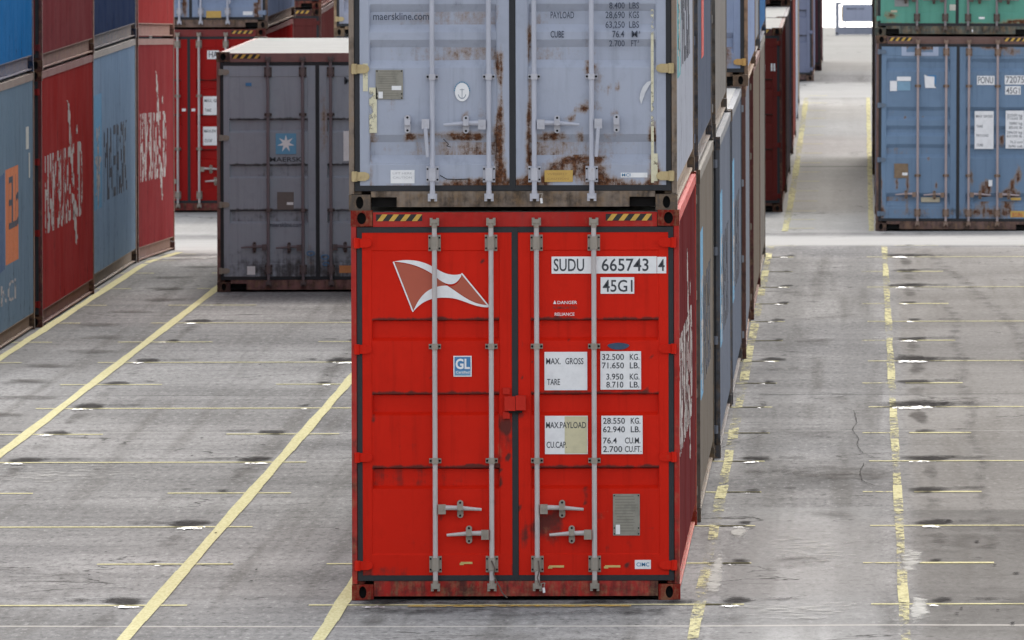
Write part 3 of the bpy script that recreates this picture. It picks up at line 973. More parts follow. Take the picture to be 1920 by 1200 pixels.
for (x0, y0, x1, y1, dd) in ((862, 1055, 884, 1059, Ld), (1028, 1062, 1056, 1066, Rd), (1133, 1062, 1162, 1066, Rd)):
    def yb(mb, x0=x0, y0=y0, x1=x1, y1=y1):
        plate(mb, FP, x0, y0, x1, y1); plate(mb, FP, x0 - 2, y1 - 2, x0 + 6, y1 + 2, YD + .0002)
    decal('caution_label', dd, yb, [plain('worn_yellow', (.62, .46, .16, 1), .6, 0, .6)])
def gl(mb):
    plate(mb, FP, 848, 668, 882, 707, YD, 0); plate(mb, FP, 850, 670, 880, 696, YD - .0008, 1)
    plate(mb, FP, 850, 696, 880, 705, YD - .0008, 2)
    a = FP(852, 692); s_ = 1 / 252.4
    add_text(mb, 'GL', a[0], a[1], 19 * s_, YD - .0025, 3, width=27 * s_, bold=.03)
    a = FP(853, 701); add_text(mb, 'Certified', a[0], a[1], 5 * s_, YD - .0025, 3, width=25 * s_)
decal('certificate_label', Ld, gl, [WHITE, BLUEL, plain('label_mid_blue', (.16, .33, .52, 1)), WHITE])
# flag logo
def flag(mb):
    def Q(x, y): q = FP(x, y); return (q[0], q[1])
    def bez(p0, p1, p2, p3, n=14):
        return [tuple(((1 - t) ** 3) * a + 3 * ((1 - t) ** 2) * t * b + 3 * (1 - t) * t * t * c + t ** 3 * d_ for a, b, c, d_ in zip(p0, p1, p2, p3)) for t in [i / n for i in range(n + 1)]]
    def flat(pts, m, y): mb.poly([(Q(*p)[0], y, Q(*p)[1]) for p in pts][::-1], m)
    top = bez((735, 491), (775, 482), (800, 495), (825, 510)) + bez((825, 510), (840, 517), (855, 516), (863, 514))[1:]
    low = bez((735, 491), (768, 492), (800, 503), (837, 536))
    # pale base shape as strips between curves
    def band(a, b, m, y):
        n = min(len(a), len(b))
        for i in range(n - 1):
            flat([a[i], a[i + 1], b[i + 1], b[i]][::-1], m, y)
    b1 = bez((735, 491), (775, 482), (800, 494), (822, 508), 20)
    b2 = bez((735, 491), (765, 492), (796, 502), (820, 524), 20)
    band(b1, b2, 0, YD)
    c1 = bez((822, 508), (838, 517), (852, 517), (863, 514), 14)
    c2 = bez((820, 524), (833, 534), (850, 541), (862, 519), 14)
    band(c1, c2, 0, YD)
    d1 = bez((772, 585), (786, 549), (806, 536), (836, 536), 16); d2 = bez((772, 585), (790, 563), (810, 557), (838, 559), 16)
    band(d1, d2, 0, YD)
    e1 = bez((836, 536), (862, 552), (882, 573), (915, 573), 16); e2 = bez((838, 559), (865, 560), (885, 578), (915, 577), 16)
    band(e1, e2, 0, YD)
    # paler red fields
    f1 = [(736, 493), (746, 517), (756, 543), (765, 565), (772, 583)]
    band(bez((736, 493), (765, 493), (796, 503), (834, 535), 16), bez((772, 583), (784, 552), (806, 537), (834, 536), 16), 1, YD + .0007)
    band(bez((864, 515), (860, 527), (852, 541), (838, 536), 16), bez((914, 574), (885, 572), (862, 552), (838, 536), 16), 1, YD + .0007)
    # white outline
    for (p, q) in (((735, 491), (772, 585)), ((863, 513), (915, 576))):
        L_ = math.hypot(q[0] - p[0], q[1] - p[1]); nx, ny = -(q[1] - p[1]) / L_ * 1.3, (q[0] - p[0]) / L_ * 1.3
        flat([(p[0] - nx, p[1] - ny), (q[0] - nx, q[1] - ny), (q[0] + nx, q[1] + ny), (p[0] + nx, p[1] + ny)], 0, YD - .0005)
decal('flag_logo', Ld, flag, [WHITE, plain('faded_flag_red', (.42, .085, .045, 1), .6, 0, .1)])
decal('blue_smudge', Rd, lambda mb: mb.poly([(FP(1157.5 + 20 * math.cos(a_) * (1 + .1 * math.sin(3 * a_)), 650.5 + 6.5 * math.sin(a_))[0], YD, FP(1157 + 20 * math.cos(a_), 650.5 - 6.5 * math.sin(a_))[1]) for a_ in [i * math.pi / 12 for i in range(24)]]), [plain('blue_spray', (.04, .075, .14, 1), .7, 0, .5)])
# centre lock box
def lockbox(mb):
    a = FP(944, 771); b = FP(984, 744)
    mb.box((a[0], -.045, a[1]), (.0, -.004, b[1])); mb.box((.003, -.052, a[1] + .004), (b[0], -.004, b[1] + .006))
    a = FP(941, 740); b = FP(954, 728); mb.box((a[0], -.02, a[1]), (b[0], .006, b[1]))
    a = FP(941, 786); b = FP(954, 773); mb.box((a[0], -.02, a[1]), (b[0], .006, b[1]))
    mb.box((-.05, -.03, FP(0, 775)[1]), (.05, -.004, FP(0, 771)[1]), 1)
lb = decal('lock_box', Ld, lockbox, [paint('lock_box_red', rgb(186, 42, 30), .5, .8, .1), HOLE])
# seals and a wire on the rod ends
def seal(P_, x, y):
    def f(mb):
        a = P_(x, y); mb.cyl((a[0], -.06, a[1] + .02), (a[0] + .004, -.06, a[1] - .018), .0095, .0095, 8, 0)
        mb.cyl((a[0] + .002, -.055, a[1] + .02), (a[0] + .01, -.05, a[1] + .055), .0035, .0035, 5, 1)
        mb.cyl((a[0] + .01, -.05, a[1] + .055), (a[0] - .02, -.05, a[1] + .05), .0035, .0035, 5, 1)
    return f
decal('bolt_seal', Rd, seal(FP, 1018, 1108), [WHITE, GALVD])
def wire(P_, pts, r=.005):
    def f(mb):
        q = [P_(*p) for p in pts]
        for a, b in zip(q, q[1:]): mb.cyl((a[0], -.066, a[1]), (b[0], -.066, b[1]), r, r, 5, 0)
    return f
decal('wire_tie', Ld, wire(FP, [(920, 1052), (926, 1066), (924, 1078), (929, 1090), (936, 1102), (939, 1110), (943, 1116), (950, 1122)]), [plain('rusty_wire', (.12, .09, .075, 1))])
decal('wire_tie', Rd, wire(FP, [(1008, 1052), (1010, 1070), (1006, 1085), (1012, 1100)]), [plain('rusty_wire', (.12, .09, .075, 1))])

# ---- grey container on top of it
GREY = (141, 146, 159)
GRODS = [paint('grey_painted_rods', rgb(160, 162, 172, 1.3), .5, .25, .02, .3), paint('grey_rod_brackets', rgb(165, 165, 172, 1.25), .55, .5, .16, .3)]
UP = proj(963.0, 395.0, .0041, 395.0, 252.4)
def U(x, y, rx, ry, s): q = UP(x, y); return (q[0], q[1], rx / 252.4, ry / 252.4, s)
grust = [U(937, 120, 9, 26, .75), U(938, 250, 9, 45, .9), U(930, 30, 10, 25, .3), U(940, 330, 12, 30, .7), U(875, 254, 40, 9, .75), U(905, 215, 8, 20, .4), U(875, 222, 9, 14, .45),
         U(992, 260, 6, 60, .75), U(992, 80, 4, 40, .55), U(1035, 258, 28, 8, 1.0), U(1100, 205, 22, 10, .7), U(1105, 130, 12, 14, .5), U(1070, 225, 10, 8, .7), U(1100, 300, 40, 9, .95), U(1060, 318, 50, 18, .72),
         U(1085, 310, 10, 22, .75), U(1120, 330, 26, 18, .6), U(1150, 345, 60, 10, .6), U(900, 340, 60, 8, .65), U(1000, 345, 30, 14, .85), U(870, 348, 60, 6, .55), U(1155, 212, 6, 6, .8), U(1160, 165, 5, 12, .5), U(1142, 170, 4, 10, .45),
         U(1224, 255, 8, 25, .6), U(1230, 330, 12, 30, .7), U(1226, 100, 3, 80, .55), U(738, 190, 4, 30, .55), U(768, 258, 9, 9, .55), U(700, 260, 6, 25, .55), U(698, 330, 4, 60, .5), U(800, 256, 30, 6, .45), U(760, 352, 60, 5, .4),
         U(1088, 255, 6, 14, .7), U(1155, 257, 30, 6, .45), U(1088, 280, 5, 16, .7), U(698, 120, 3, 100, .4), U(939, 180, 5, 80, .55), U(933, 300, 8, 40, .6), U(996, 200, 5, 100, .45), U(1226, 280, 5, 70, .5), U(738, 215, 3, 24, .6), U(875, 262, 34, 6, .5), U(770, 262, 10, 8, .5), U(970, 350, 30, 8, .5), U(1100, 90, 5, 60, .3), U(1200, 350, 30, 6, .45), U(1120, 150, 14, 40, .3)]
up, ud = container('pale grey rust-streaked container with maerskline.com lettering on top of the bright red one', -1.366, 118.02, 1, GREY, 1.38, (128, 114, 102), 1.05,
    troughs='B', notches=True, rods=GRODS, rust=grust, handles='gray', group=GC, mids=(1.86, .99), side_col=(150, 152, 160), sk=1.1, rustiness=.02,
    hinge=paint('cream_rusty_hinge', rgb(186, 168, 128), .6, .4, .2), base=(0.0, 0.0))
Lu, Ru = ud[-1], ud[1]
FAINT = plain('dark_lettering', (.055, .068, .10, 1), .7, 0, .35)
label_block(Lu, UP, None, [('maerskline.com', 700, 38, 14.0, 105)], bg=None, mats=[WHITE, FAINT], name='lettering')
# lettering that crosses the pressed ribs sits on their outer plane
label_block(Ru, UP, None, [('PAYLOAD', 1033, 36, 13, 44), ('28,690', 1136, 36, 13, 36), ('KGS', 1180, 36, 13, 19), ('63,250', 1136, 54, 12.5, 36), ('LBS', 1180, 54, 12.5, 19), ('CUBE', 1033, 72, 13, 25),
    ('76.4', 1149, 72, 13, 22), ('M', 1185, 72, 13, 11), ('3', 1198, 65, 5, 3), ('8.400', 1143, 18, 12, 29), ('LBS', 1180, 18, 12, 19), ('2.700', 1143, 89, 12, 29), ('FT', 1184, 89, 12, 11), ('3', 1196, 82, 5, 3),
    ('TARE WT.', 1036, 0, 13, 44), ('3,810', 1143, 0, 13, 29), ('KGS', 1180, 0, 13, 19)], bg=None, mats=[WHITE, FAINT], name='lettering')
decal('data_plate', Lu, dplate(UP, 705, 132, 756, 187, 11), [PLATE, plain('plate_print', (.19, .175, .14, 1)), WHITE, HOLE])
decal('paper_tag', Lu, lambda mb: plate(mb, UP, 735, 162, 753, 170, YD - .004), [WHITE])
def badge(mb):
    c = UP(867, 174); rx, rz = 14.5 / 252.4, 19 / 252.4
    pt = lambda k, n=24: [(c[0] + rx * k * math.cos(2 * math.pi * i / n), YD, c[1] + rz * k * math.sin(2 * math.pi * i / n)) for i in range(n)]
    mb.poly(pt(.92), 0)
    for i in range(14):
        a = math.pi * (.05 + .9 * i / 13)
        mb.poly([(c[0] + rx * k * math.cos(a + da), YD - .0005, c[1] + rz * k * math.sin(a + da)) for k, da in ((.93, -.06), (1.06, -.06), (1.06, .06), (.93, .06))], 1)
    # anchor
    for i in range(12):
        a0, a1 = -math.pi * (.1 + .8 * i / 12), -math.pi * (.1 + .8 * (i + 1) / 12)
        mb.poly([(c[0] + rx * k * math.cos(a) * .9, YD - .001, c[1] - rz * .05 + rz * k * math.sin(a)) for k, a in ((.52, a0), (.64, a0), (.64, a1), (.52, a1))], 2)
    mb.box((c[0] - .0025, YD - .001, c[1] - rz * .6), (c[0] + .0025, YD, c[1] + rz * .35), 2)
    mb.box((c[0] - rx * .3, YD - .001, c[1] + rz * .2), (c[0] + rx * .3, YD, c[1] + rz * .27), 2)
decal('inspection_badge', Lu, badge, [WHITE, plain('badge_blue', (.08, .28, .42, 1)), plain('badge_grey', (.34, .37, .42, 1))])
label_block(Lu, UP, (733, 320, 778, 345), [('LIFT HERE', 737, 328, 4, 36), ('CAUTION', 737, 336, 4, 36)], mats=[WHITE, plain('faint_grey_ink', (.5, .5, .52, 1))], name='notice_label')
label_block(Ru, UP, (1022, 321, 1075, 343), [('CAUTION', 1027, 339, 4, 40), ('WEIGHT', 1027, 330, 4, 38)], mats=[YLAB, plain('yellow_label_ink', (.42, .25, .07, 1))], name='caution_label')
label_block(Ru, UP, (1165, 326, 1215, 335), [('MCI', 1167, 333, 6, 16)], mats=[WHITE, plain('maker_blue', (.06, .22, .42, 1))], name='maker_label')
decal('chalk_smear', Ru, lambda mb: mb.poly([(UP(x, y)[0], YD, UP(x, y)[1]) for x, y in ((1222, 153), (1214, 156), (1206, 165), (1201, 178), (1200, 188), (1203, 198), (1206, 190), (1210, 178), (1216, 166), (1221, 158))]), [plain('white_smear', (.62, .63, .66, 1), .7, 0, .2)])
decal('seal_tie', Ru, seal(UP, 1016, 378), [WHITE, GALVD])
WT = worn_print('peeling_white_paint', rgb(214, 208, 180), .56)
decal('peeling_paint', Ru, lambda mb: (plate(mb, UP, 1222, 20, 1226, 345, .0035), plate(mb, UP, 1224, 290, 1234, 342, .003)), [WT])
decal('peeling_paint', Lu, lambda mb: (plate(mb, UP, 693, 165, 707, 250, .0035), plate(mb, UP, 681, 120, 690, 172, .0035)), [WT])
# scrawl marks
decal('scribble', Lu, wire(UP, [(832, 262), (842, 272), (838, 275), (846, 277)], .003), [HZK]).location.y = .066
decal('scribble', Lu, wire(UP, [(826, 330), (838, 337), (855, 338), (880, 337)], .003), [HZK]).location.y = .066

# ---- side lettering helpers
def side_logo(o, body, y0, z0, h, width, mat, extra=None, mats=None, name='side_lettering'):
    me = corr_decal(name, side_text(body, y0, z0, h, mat, width, extra=extra)(), mats or [mat])
    return link(name, me, o)
WL = worn_print('worn_white_lettering', (.42, .375, .35, 1), .55)
KL = worn_print('worn_black_lettering', (.05, .055, .075, 1), .46)
LB = worn_print('worn_sky_blue', (.12, .32, .50, 1), .42)
TEAL = worn_print('worn_teal', (.08, .32, .34, 1), .30)
ORG = worn_print('worn_orange', (.62, .17, .05, 1), .34)
REDL = worn_print('worn_red_logo', (.55, .06, .05, 1), .28)
def sud(o):
    """white shipping-line lettering with the tall flag behind it"""
    return side_logo(o, 'HAMBURG SÜD', .9, 1.02, .95, 8.6, WL,
        extra=[([(6.0, 2.45), (6.5, 2.38), (7.1, 1.9), (7.4, 1.5), (7.2, 1.4), (6.6, 1.9)], 0), ([(6.9, 1.35), (7.6, 1.3), (8.3, .78), (8.0, .70)], 0)])
def star(o, body='MAERSK', y0=3.6, width=6.2, z=1.0, lg=(LB, WL)):
    sq = [(1.2, .95), (3.0, .95), (3.0, 2.35), (1.2, 2.35)]
    st = [(2.1 + (.75 if i % 2 == 0 else .3) * math.cos(math.pi * i / 7 + .2), 1.45 + (.75 if i % 2 == 0 else .3) * .8 * math.sin(math.pi * i / 7 + .2)) for i in range(14)]
    me = corr_decal('side_logo', (lambda mb: (mb.poly([(0, a, b) for a, b in sq]), mb)[1])(MB()), [lg[0]])
    link('side_logo', me, o)
    me = corr_decal('logo_star', (lambda mb: (mb.poly([(0, a, b) for a, b in st]), mb)[1])(MB()), [lg[1]], .0065)
    link('logo_star', me, o)
    return side_logo(o, body, y0, z, .95, width, KL)

sud(front)
star(up, lg=(TEAL, WL))

# ---- central stack behind the nearest one
def cc(label, slot, tier, X, col, **kw):
    y = 118.0 + P * slot + kw.pop('dy', 0.0)
    return container(label, X, y, tier, col, group=GC, **kw)
ROOFW = (214, 211, 206)
c1, _ = cc('dingy beige container directly behind the bright red one, on the ground', 1, 0, -1.325, (126, 117, 107), k=.8, doors=True, rustiness=.03)
star(c1)
c1u, _ = cc('dark blue-grey second-tier container with a red logo behind the pale grey maerskline.com one', 1, 1, -1.338, (98, 104, 118), k=.85)
me = corr_decal('side_logo', (lambda mb: (mb.poly([(0, a, b) for a, b in ((3.6, .85), (5.6, .85), (5.6, 2.6), (3.6, 2.6))]), mb)[1])(MB()), [REDL]); link('side_logo', me, c1u)
c2, _ = cc('blue-grey ground container with dark worn lettering, behind the dingy beige one', 2, 0, -1.272, (116, 121, 132), k=.8)
star(c2)
c2u, _ = cc('stone grey container on the second tier, last before the bare white roof', 2, 1, -1.310, (138, 133, 128), k=.85)
c3, _ = cc('blue-grey container whose white roof is bare because nothing stands on it', 3, 0, -1.262, (112, 118, 130), k=.8, roof=ROOFW)
star(c3)
c4, _ = cc('pale grey ground container standing slightly askew under the one with yellow hinges', 4, 0, -1.222, (134, 136, 142), k=.8, yawdeg=.18, frame=(110, 70, 60))
c4u, _ = cc('blue-grey second-tier container with yellow hinge, facing us over the bare white roof', 4, 1, -1.195, (132, 144, 170), k=1.0, frame=(140, 112, 92), notches=True, troughs='B', rods=GRODS,
    hinge=paint('yellow_rusty_hinge', rgb(190, 150, 92), .6, .4, .2), rust=[(1.0, .35, .08, .2, .5), (.9, .9, .1, .1, .3)], handles='gray')
c5, _ = cc('rusty beige ground container, dark-ended, second from the far end of the central block', 5, 0, -1.225, (130, 118, 105), k=.75, frame=(100, 40, 36))
c5u, _ = cc('light grey second-tier container behind the one with the yellow hinge', 5, 1, -1.235, (146, 147, 152), k=.85)
c6, _ = cc('brownish grey ground container at the far end of the central block by the cross road', 6, 0, -1.240, (132, 124, 116), k=.8)
c6u, _ = cc('steel blue second-tier container at the far end of the central block', 6, 1, -1.228, (66, 104, 146), k=1.0)

# ---- grey container in the slot left of the central stack
GS = proj(595.5, 118.0, .0065, 548.5, 155.1)
DARKROD = [paint('brown_grey_rods', rgb(118, 108, 112), .6, .5, .08, .4), paint('brown_grey_brackets', rgb(104, 92, 92), .6, .6, .2, .4)]
gb, gd = container('dark grey container with a pale blue star logo, standing alone with a white roof', -5.345, 191.9, 0, (110, 114, 121), k=1.95, frame=(96, 66, 64), notches=True, rods=DARKROD,
    handles='mid', roof=(222, 220, 214), mids=(2.14, .985), hinge=paint('cream_grey_hinge', rgb(150, 142, 132), .6, .5, .14), group=None,
    rust=[(.08, 2.0, .05, .4, .45), (-.1, .35, .1, .3, .25), (-.6, 2.55, .3, .08, .2)], dirt=[(-.6, .3, .8, .3, .35), (.6, .3, .8, .3, .35)])
Lg, Rg = gd[-1], gd[1]
def starsq(mb):
    a, b = plate(mb, GS, 518, 252, 556, 291, YD, 0)
    c = GS(537, 271); s_ = 1 / 155.1
    pts = []
    for i in range(14):
        r_ = (16.5 if i % 2 == 0 else 6.5) * s_; an = math.pi / 2 + math.pi * i / 7
        pts.append((c[0] + r_ * math.cos(an), YD - .001, c[1] + r_ * math.sin(an)))
    n = len(mb.v)
    for i in range(14):
        mb.poly([(c[0], YD - .001, c[1]), pts[i], pts[(i + 1) % 14]], 1)
decal('star_logo', Lg, starsq, [plain('logo_square_blue', (.12, .33, .52, 1), .5, 0, .1), WHITE])
label_block(Lg, GS, None, [('MAERSK', 507, 305, 9, 60)], bg=None, mats=[WHITE, INK], name='lettering')
label_block(Lg, GS, None, [('maerskline.com', 506, 427, 8, 62)], bg=None, mats=[WHITE, plain('dark_lettering', (.055, .068, .10, 1))], name='lettering')
label_block(Rg, GS, None, [('MAERSK', 646, 160, 14, 80)], bg=None, mats=[WHITE, INK], name='lettering')
label_block(Rg, GS, (645, 248, 700, 304), [], mats=[WHITE, INK], name='weight_label')
label_block(Rg, GS, (638, 500, 690, 514), [], mats=[plain('orange_label', (.62, .24, .08, 1)), INK], name='caution_label')
label_block(Lg, GS, (465, 501, 480, 517), [], name='paper_label')
decal('data_plate', Lg, lambda mb: (plate(mb, GS, 521, 362, 552, 395), plate(mb, GS, 539, 381, 551, 386, YD - .001, 1)), [plain('brown_plate', (.15, .125, .115, 1)), WHITE])
label_block(Lg, GS, (461, 157, 472, 163), [], mats=[BLUEL, INK], name='round_sticker')
def scr(mb):
    for (cx, cy, rx, ry) in ((584, 477, 7, 4), (611, 484, 7, 4), (613, 497, 6, 3)):
        prev = None
        for i in range(13):
            a = 2 * math.pi * i / 12; q = GS(cx + rx * math.cos(a), cy + ry * math.sin(a)); q = (q[0], .001, q[1])
            if prev: mb.cyl(prev, q, .008, .008, 4, 0, False)
            prev = q
decal('blue_scribble', Lg, scr, [plain('blue_chalk', (.08, .22, .42, 1))])

# ---- left-hand row
def lc(label, y, tier, X, col, **kw):
    return container(label, X, y, tier, col, group=GL, k=kw.pop('k', 1.15), **kw)
a1, _ = lc('weathered slate blue container with an orange panel, bottom of the left-hand row', 166.5, 0, -9.305, (94, 110, 122), rustiness=.05, frame=(92, 74, 66), doors=False)
side_logo(a1, 'ELb', 6.9, 1.25, .62, 2.1, KL, name='side_lettering')
me = corr_decal('side_logo', (lambda mb: (mb.poly([(0, a, b) for a, b in ((6.3, .88), (9.0, .88), (9.0, 1.92), (6.3, 1.92))]), mb)[1])(MB()), [ORG], .001); link('side_logo', me, a1)
me = corr_decal('side_logo', (lambda mb: (mb.poly([(0, a, b) for a, b in ((4.6, .82), (6.25, .85), (6.25, 1.9), (4.6, 1.85))]), mb)[1])(MB()), [worn_print('worn_navy', (.05, .10, .2, 1), .3)], .001); link('side_logo', me, a1)
side_logo(a1, 'NCI', 5.4, .46, .24, 2.9, WL)
for (ya, yb_, za, zb) in ((10.7, 11.2, 2.05, 2.30), (11.1, 11.35, 1.72, 2.0)):
    me = corr_decal('number_panel', (lambda mb: (mb.poly([(0, a, b) for a, b in ((ya, za), (yb_, za), (yb_, zb), (ya, zb))]), mb)[1])(MB()), [plain('dirty_white', (.55, .54, .48, 1))]); link('number_panel', me, a1)
a2, _ = lc('red container with worn white letters, bottom of the left-hand row between two blue-grey ones', 179.15, 0, -9.245, (124, 34, 32), k=1.2, frame=(84, 26, 28))
sud(a2)
a3, _ = lc('pale blue-grey container with black lettering, bottom of the left-hand row between two red ones', 191.8, 0, -9.31, (106, 122, 138), k=1.45, rustiness=.04, frame=(96, 88, 84))
star(a3)
a4, _ = lc('faded pinkish red container with white letters, bottom of the left-hand row at its far end', 204.4, 0, -9.305, (134, 46, 48), yawdeg=.28, k=.85, frame=(120, 74, 66))
sud(a4)
b1_, _ = lc('bright blue container on the second tier of the left-hand row', 166.5, 1, -9.31, (28, 98, 150), k=.95, frame=(24, 60, 104), doors=False)
b2_, _ = lc('maroon container on the second tier of the left-hand row', 179.15, 1, -9.235, (104, 46, 48), k=1.15, frame=(88, 40, 42))
me = corr_decal('side_logo', (lambda mb: (mb.poly([(0, a, b) for a, b in ((11.0, 1.0), (11.35, 1.0), (11.35, 1.6), (11.0, 1.6))]), mb)[1])(MB()), [plain('orange_label', (.62, .24, .08, 1))]); link('side_logo', me, b2_)
b3_, _ = lc('dark navy container on the second tier of the left-hand row', 191.8, 1, -9.305, (44, 58, 88), k=.8, frame=(60, 66, 90))
b4_, _ = lc('salmon red container on the second tier at the far end of the left-hand row', 204.4, 1, -9.30, (150, 52, 50), yawdeg=.28, k=.92, frame=(140, 84, 80))

# ---- beyond the cross road, left: red HA container with grey one on top
HP = proj(355.0, 62.0, .008, 405.0, 118.7)
h0, hd = container('dark red container with a half-hidden HA number, beyond the cross road at left', -9.40, 251.0, 0, (150, 22, 20), k=1.0, frame=(120, 34, 34), fk=1.0, group=GF, rods=None, mids=(1.835, 1.0))
label_block(hd[1], HP, (390, 102, 412, 118), [('HA', 393, 115, 12, 17)], name='number_label')
label_block(hd[1], HP, (383, 188, 412, 223), [('MAX. GR', 385, 199, 6, 26), ('TARE', 386, 217, 6, 12)], name='weight_label')
label_block(hd[1], HP, (383, 245, 412, 280), [('MAX.PAY', 385, 256, 6, 26), ('CU.CAP', 386, 274, 6, 14)], name='weight_label')
for (x0, dd) in ((343, hd[-1]), (361, hd[1])):
    def sp_(mb, x0=x0): plate(mb, HP, x0, 211, x0 + 7, 216)
    decal('white_mark', dd, sp_, [WHITE])
h1, h1d = container('pale blue-grey container with a yellow label, on top of the dark red HA one', -9.37, 251.05, 1, (134, 148, 172), k=1.0, frame=(120, 98, 88), notches=True, troughs='B', rods=GRODS, handles='gray', group=GF,
    rust=[(-.1, .5, .05, .4, .8), (1.05, .4, .07, .4, .8), (.9, 1.0, .1, .3, .4), (.2, .9, .2, .1, .4)])
HU = proj(354.0, 62.0, .008, 60.0, 118.7)
label_block(h1d[1], HU, (383, 27, 411, 40), [], mats=[YLAB, INK], name='caution_label')
label_block(h1d[1], HU, (452, 28, 470, 35), [], name='maker_label')
q3, _ = container('dark brown container at ground level in the gap behind the HA stack', -9.38, 276.2, 0, (92, 44, 42), k=1.0, group=GF, base=(-.60, -.50))
q3u, _ = container('crimson container on the second tier in the gap behind the HA stack', -9.38, 276.25, 1, (140, 30, 32), k=1.0, notches=True, group=GF, base=(-.60, -.50))
qb, _ = container('grey container hidden low behind the lone dark grey one, carrying a pale grey one', -5.46, 238.2, 0, (120, 124, 134), k=1.0, group=GF)
qbu, qd = container('pale grey second-tier container with a cream hinge, seen over the lone white roof', -5.46, 238.25, 1, (150, 154, 170), k=1.0, frame=(160, 136, 110), notches=True, troughs='B', rods=GRODS, handles='gray', group=GF,
    hinge=paint('cream_rusty_hinge', rgb(186, 168, 128)), rust=[(-1.05, .9, .06, .4, .5), (-.9, .3, .1, .1, .5)])
# a second rank keeps the rows closed behind them
rk = [('maroon container lowest in the far row behind the pale grey one with the cream hinge', -5.46, 250.9, 0, (96, 46, 44)),
      ('grey-blue container above the maroon one in the far row behind the cream hinge', -5.46, 250.9, 1, (110, 118, 134))]
for lb_, x_, y_, t_, c_ in rk: container(lb_, x_, y_, t_, c_, k=1.0, group=GF, doors=False)

# ---- beyond the cross road, central column
far = [('dark brown white-roofed container, first beyond the cross road left of the driving lane', 250.0, 0, (96, 34, 30), True),
       ('maroon-sided container with pale roof behind the dark brown white-roofed one', 262.7, 0, (126, 118, 124), False),
       ('navy ground container, third beyond the cross road left of the lane', 275.3, 0, (52, 62, 84), False),
       ('rusty red ground container, fourth beyond the cross road left of the lane', 288.0, 0, (120, 64, 58), False),
       ('light blue-grey ground container, fifth beyond the cross road left of the lane', 300.6, 0, (150, 156, 168), False),
       ('beige ground container, last beyond the cross road left of the lane', 313.2, 0, (140, 130, 118), False),
       ('black-pocketed brown container on the second tier behind the two bare white roofs', 275.35, 1, (104, 58, 52), True),
       ('navy second-tier container, fourth beyond the cross road left of the lane', 288.05, 1, (62, 70, 92), False),
       ('pale grey container on the second tier, fifth beyond the cross road left of the lane', 300.65, 1, (158, 160, 168), False),
       ('stone coloured container on the second tier, last beyond the cross road left of the lane', 313.25, 1, (136, 132, 128), False)]
for i, (lb_, y_, t_, c_, dr) in enumerate(far):
    o, od = container(lb_, -1.235 + .02 * math.sin(i * 2.3), y_, t_, c_, k=1.05, group=GF, doors=dr, roof=(224, 222, 216), notches=dr)
    if i == 0:
        BP = proj(1322.0, 55.0, .01, 400.0, 119.1)
        decal('white_mark', od[1], lambda mb: (plate(mb, BP, 1431, 124, 1436, 136), plate(mb, BP, 1447, 122, 1450, 136), plate(mb, BP, 1452, 122, 1455, 136)), [WHITE])

# ---- right-hand stack beyond the cross road
PP = proj(1794.0, 70.0, .009, 434.5, 126.2)
def PU(x, y, rx, ry, s): q = PP(x, y); return (q[0], q[1], rx / 126.2, ry / 126.2, s)
TANROD = [paint('tan_rods', rgb(166, 152, 152), .6, .4, .05, .3), paint('tan_brackets', rgb(136, 116, 104), .6, .6, .3, .3)]
pr = [PU(1695, 90, 10, 5, .6), PU(1735, 92, 16, 5, .9), PU(1850, 355, 10, 14, 1.0), PU(1845, 375, 10, 12, .7), PU(1895, 368, 18, 12, 1.1), PU(1890, 385, 8, 18, .7), PU(1910, 330, 6, 14, .9), PU(1898, 345, 5, 8, .9), PU(1878, 265, 4, 12, .9),
      PU(1682, 345, 4, 14, .8), PU(1702, 345, 4, 16, .9), PU(1702, 380, 4, 18, .4), PU(1742, 300, 3, 4, .9), PU(1697, 222, 3, 3, 1.0), PU(1730, 220, 3, 3, .8), PU(1822, 335, 5, 16, .7), PU(1652, 360, 4, 40, .6), PU(1655, 400, 6, 14, .7), PU(1860, 90, 40, 5, .6), PU(1895, 100, 30, 8, .45),
      PU(1720, 400, 60, 10, .3), PU(1850, 400, 60, 14, .5), PU(1755, 350, 4, 8, .6), PU(1778, 240, 3, 10, .5)]
po, pd = container('blue rust-spotted container with PONU number at the foot of the right-hand stack', 2.655, 236.0, 0, (100, 121, 144), k=1.2, frame=(98, 74, 68), notches=True, troughs='C', rods=TANROD, mids=(2.15, .82),
    handles='mid', rust=pr, dirt=[PU(1850, 400, 80, 16, .3), PU(1700, 400, 60, 16, .2)], group=GF, lean=0.35,
    hinge=paint('slate_hinge', rgb(104, 118, 134), .6, .5, .1))
Lp, Rp = pd[-1], pd[1]
YP = -.002
label_block(Rp, PP, (1830, 144, 1863, 161), [('PONU', 1832, 158, 13, 28)], name='number_label', mats=[WHITE, INKW])
label_block(Rp, PP, (1882, 143, 1920, 160), [('720754', 1884, 157, 13, 42)], name='number_label', mats=[WHITE, INKW])
label_block(Rp, PP, (1883, 163, 1912, 179), [('45G1', 1885, 177, 12, 25)], name='number_label', mats=[WHITE, INKW])
label_block(Rp, PP, (1827, 210, 1862, 281), [('MAX GROSS', 1829, 222, 5, 31), ('TARE', 1830, 241, 5, 12), ('PAYLOAD', 1830, 258, 5, 23), ('CUBE', 1831, 276, 5, 12)], name='weight_label', mats=[WHITE, INKW], y=YP)
label_block(Rp, PP, (1885, 209, 1919, 280), [('32500 kg', 1887, 220, 5, 29), ('71650 lb', 1887, 226, 5, 29), ('3880 kg', 1891, 235, 5, 25), ('8550 lb', 1891, 243, 5, 25), ('28620 kg', 1887, 252, 5, 29), ('63100 lb', 1887, 259, 5, 29), ('76.2 cum', 1893, 270, 5, 24), ('2690 cuft', 1890, 278, 5, 27)], name='weight_label', mats=[WHITE, INKW], y=YP)
label_block(Lp, PP, (1667, 154, 1680, 173), [], name='torn_sticker')
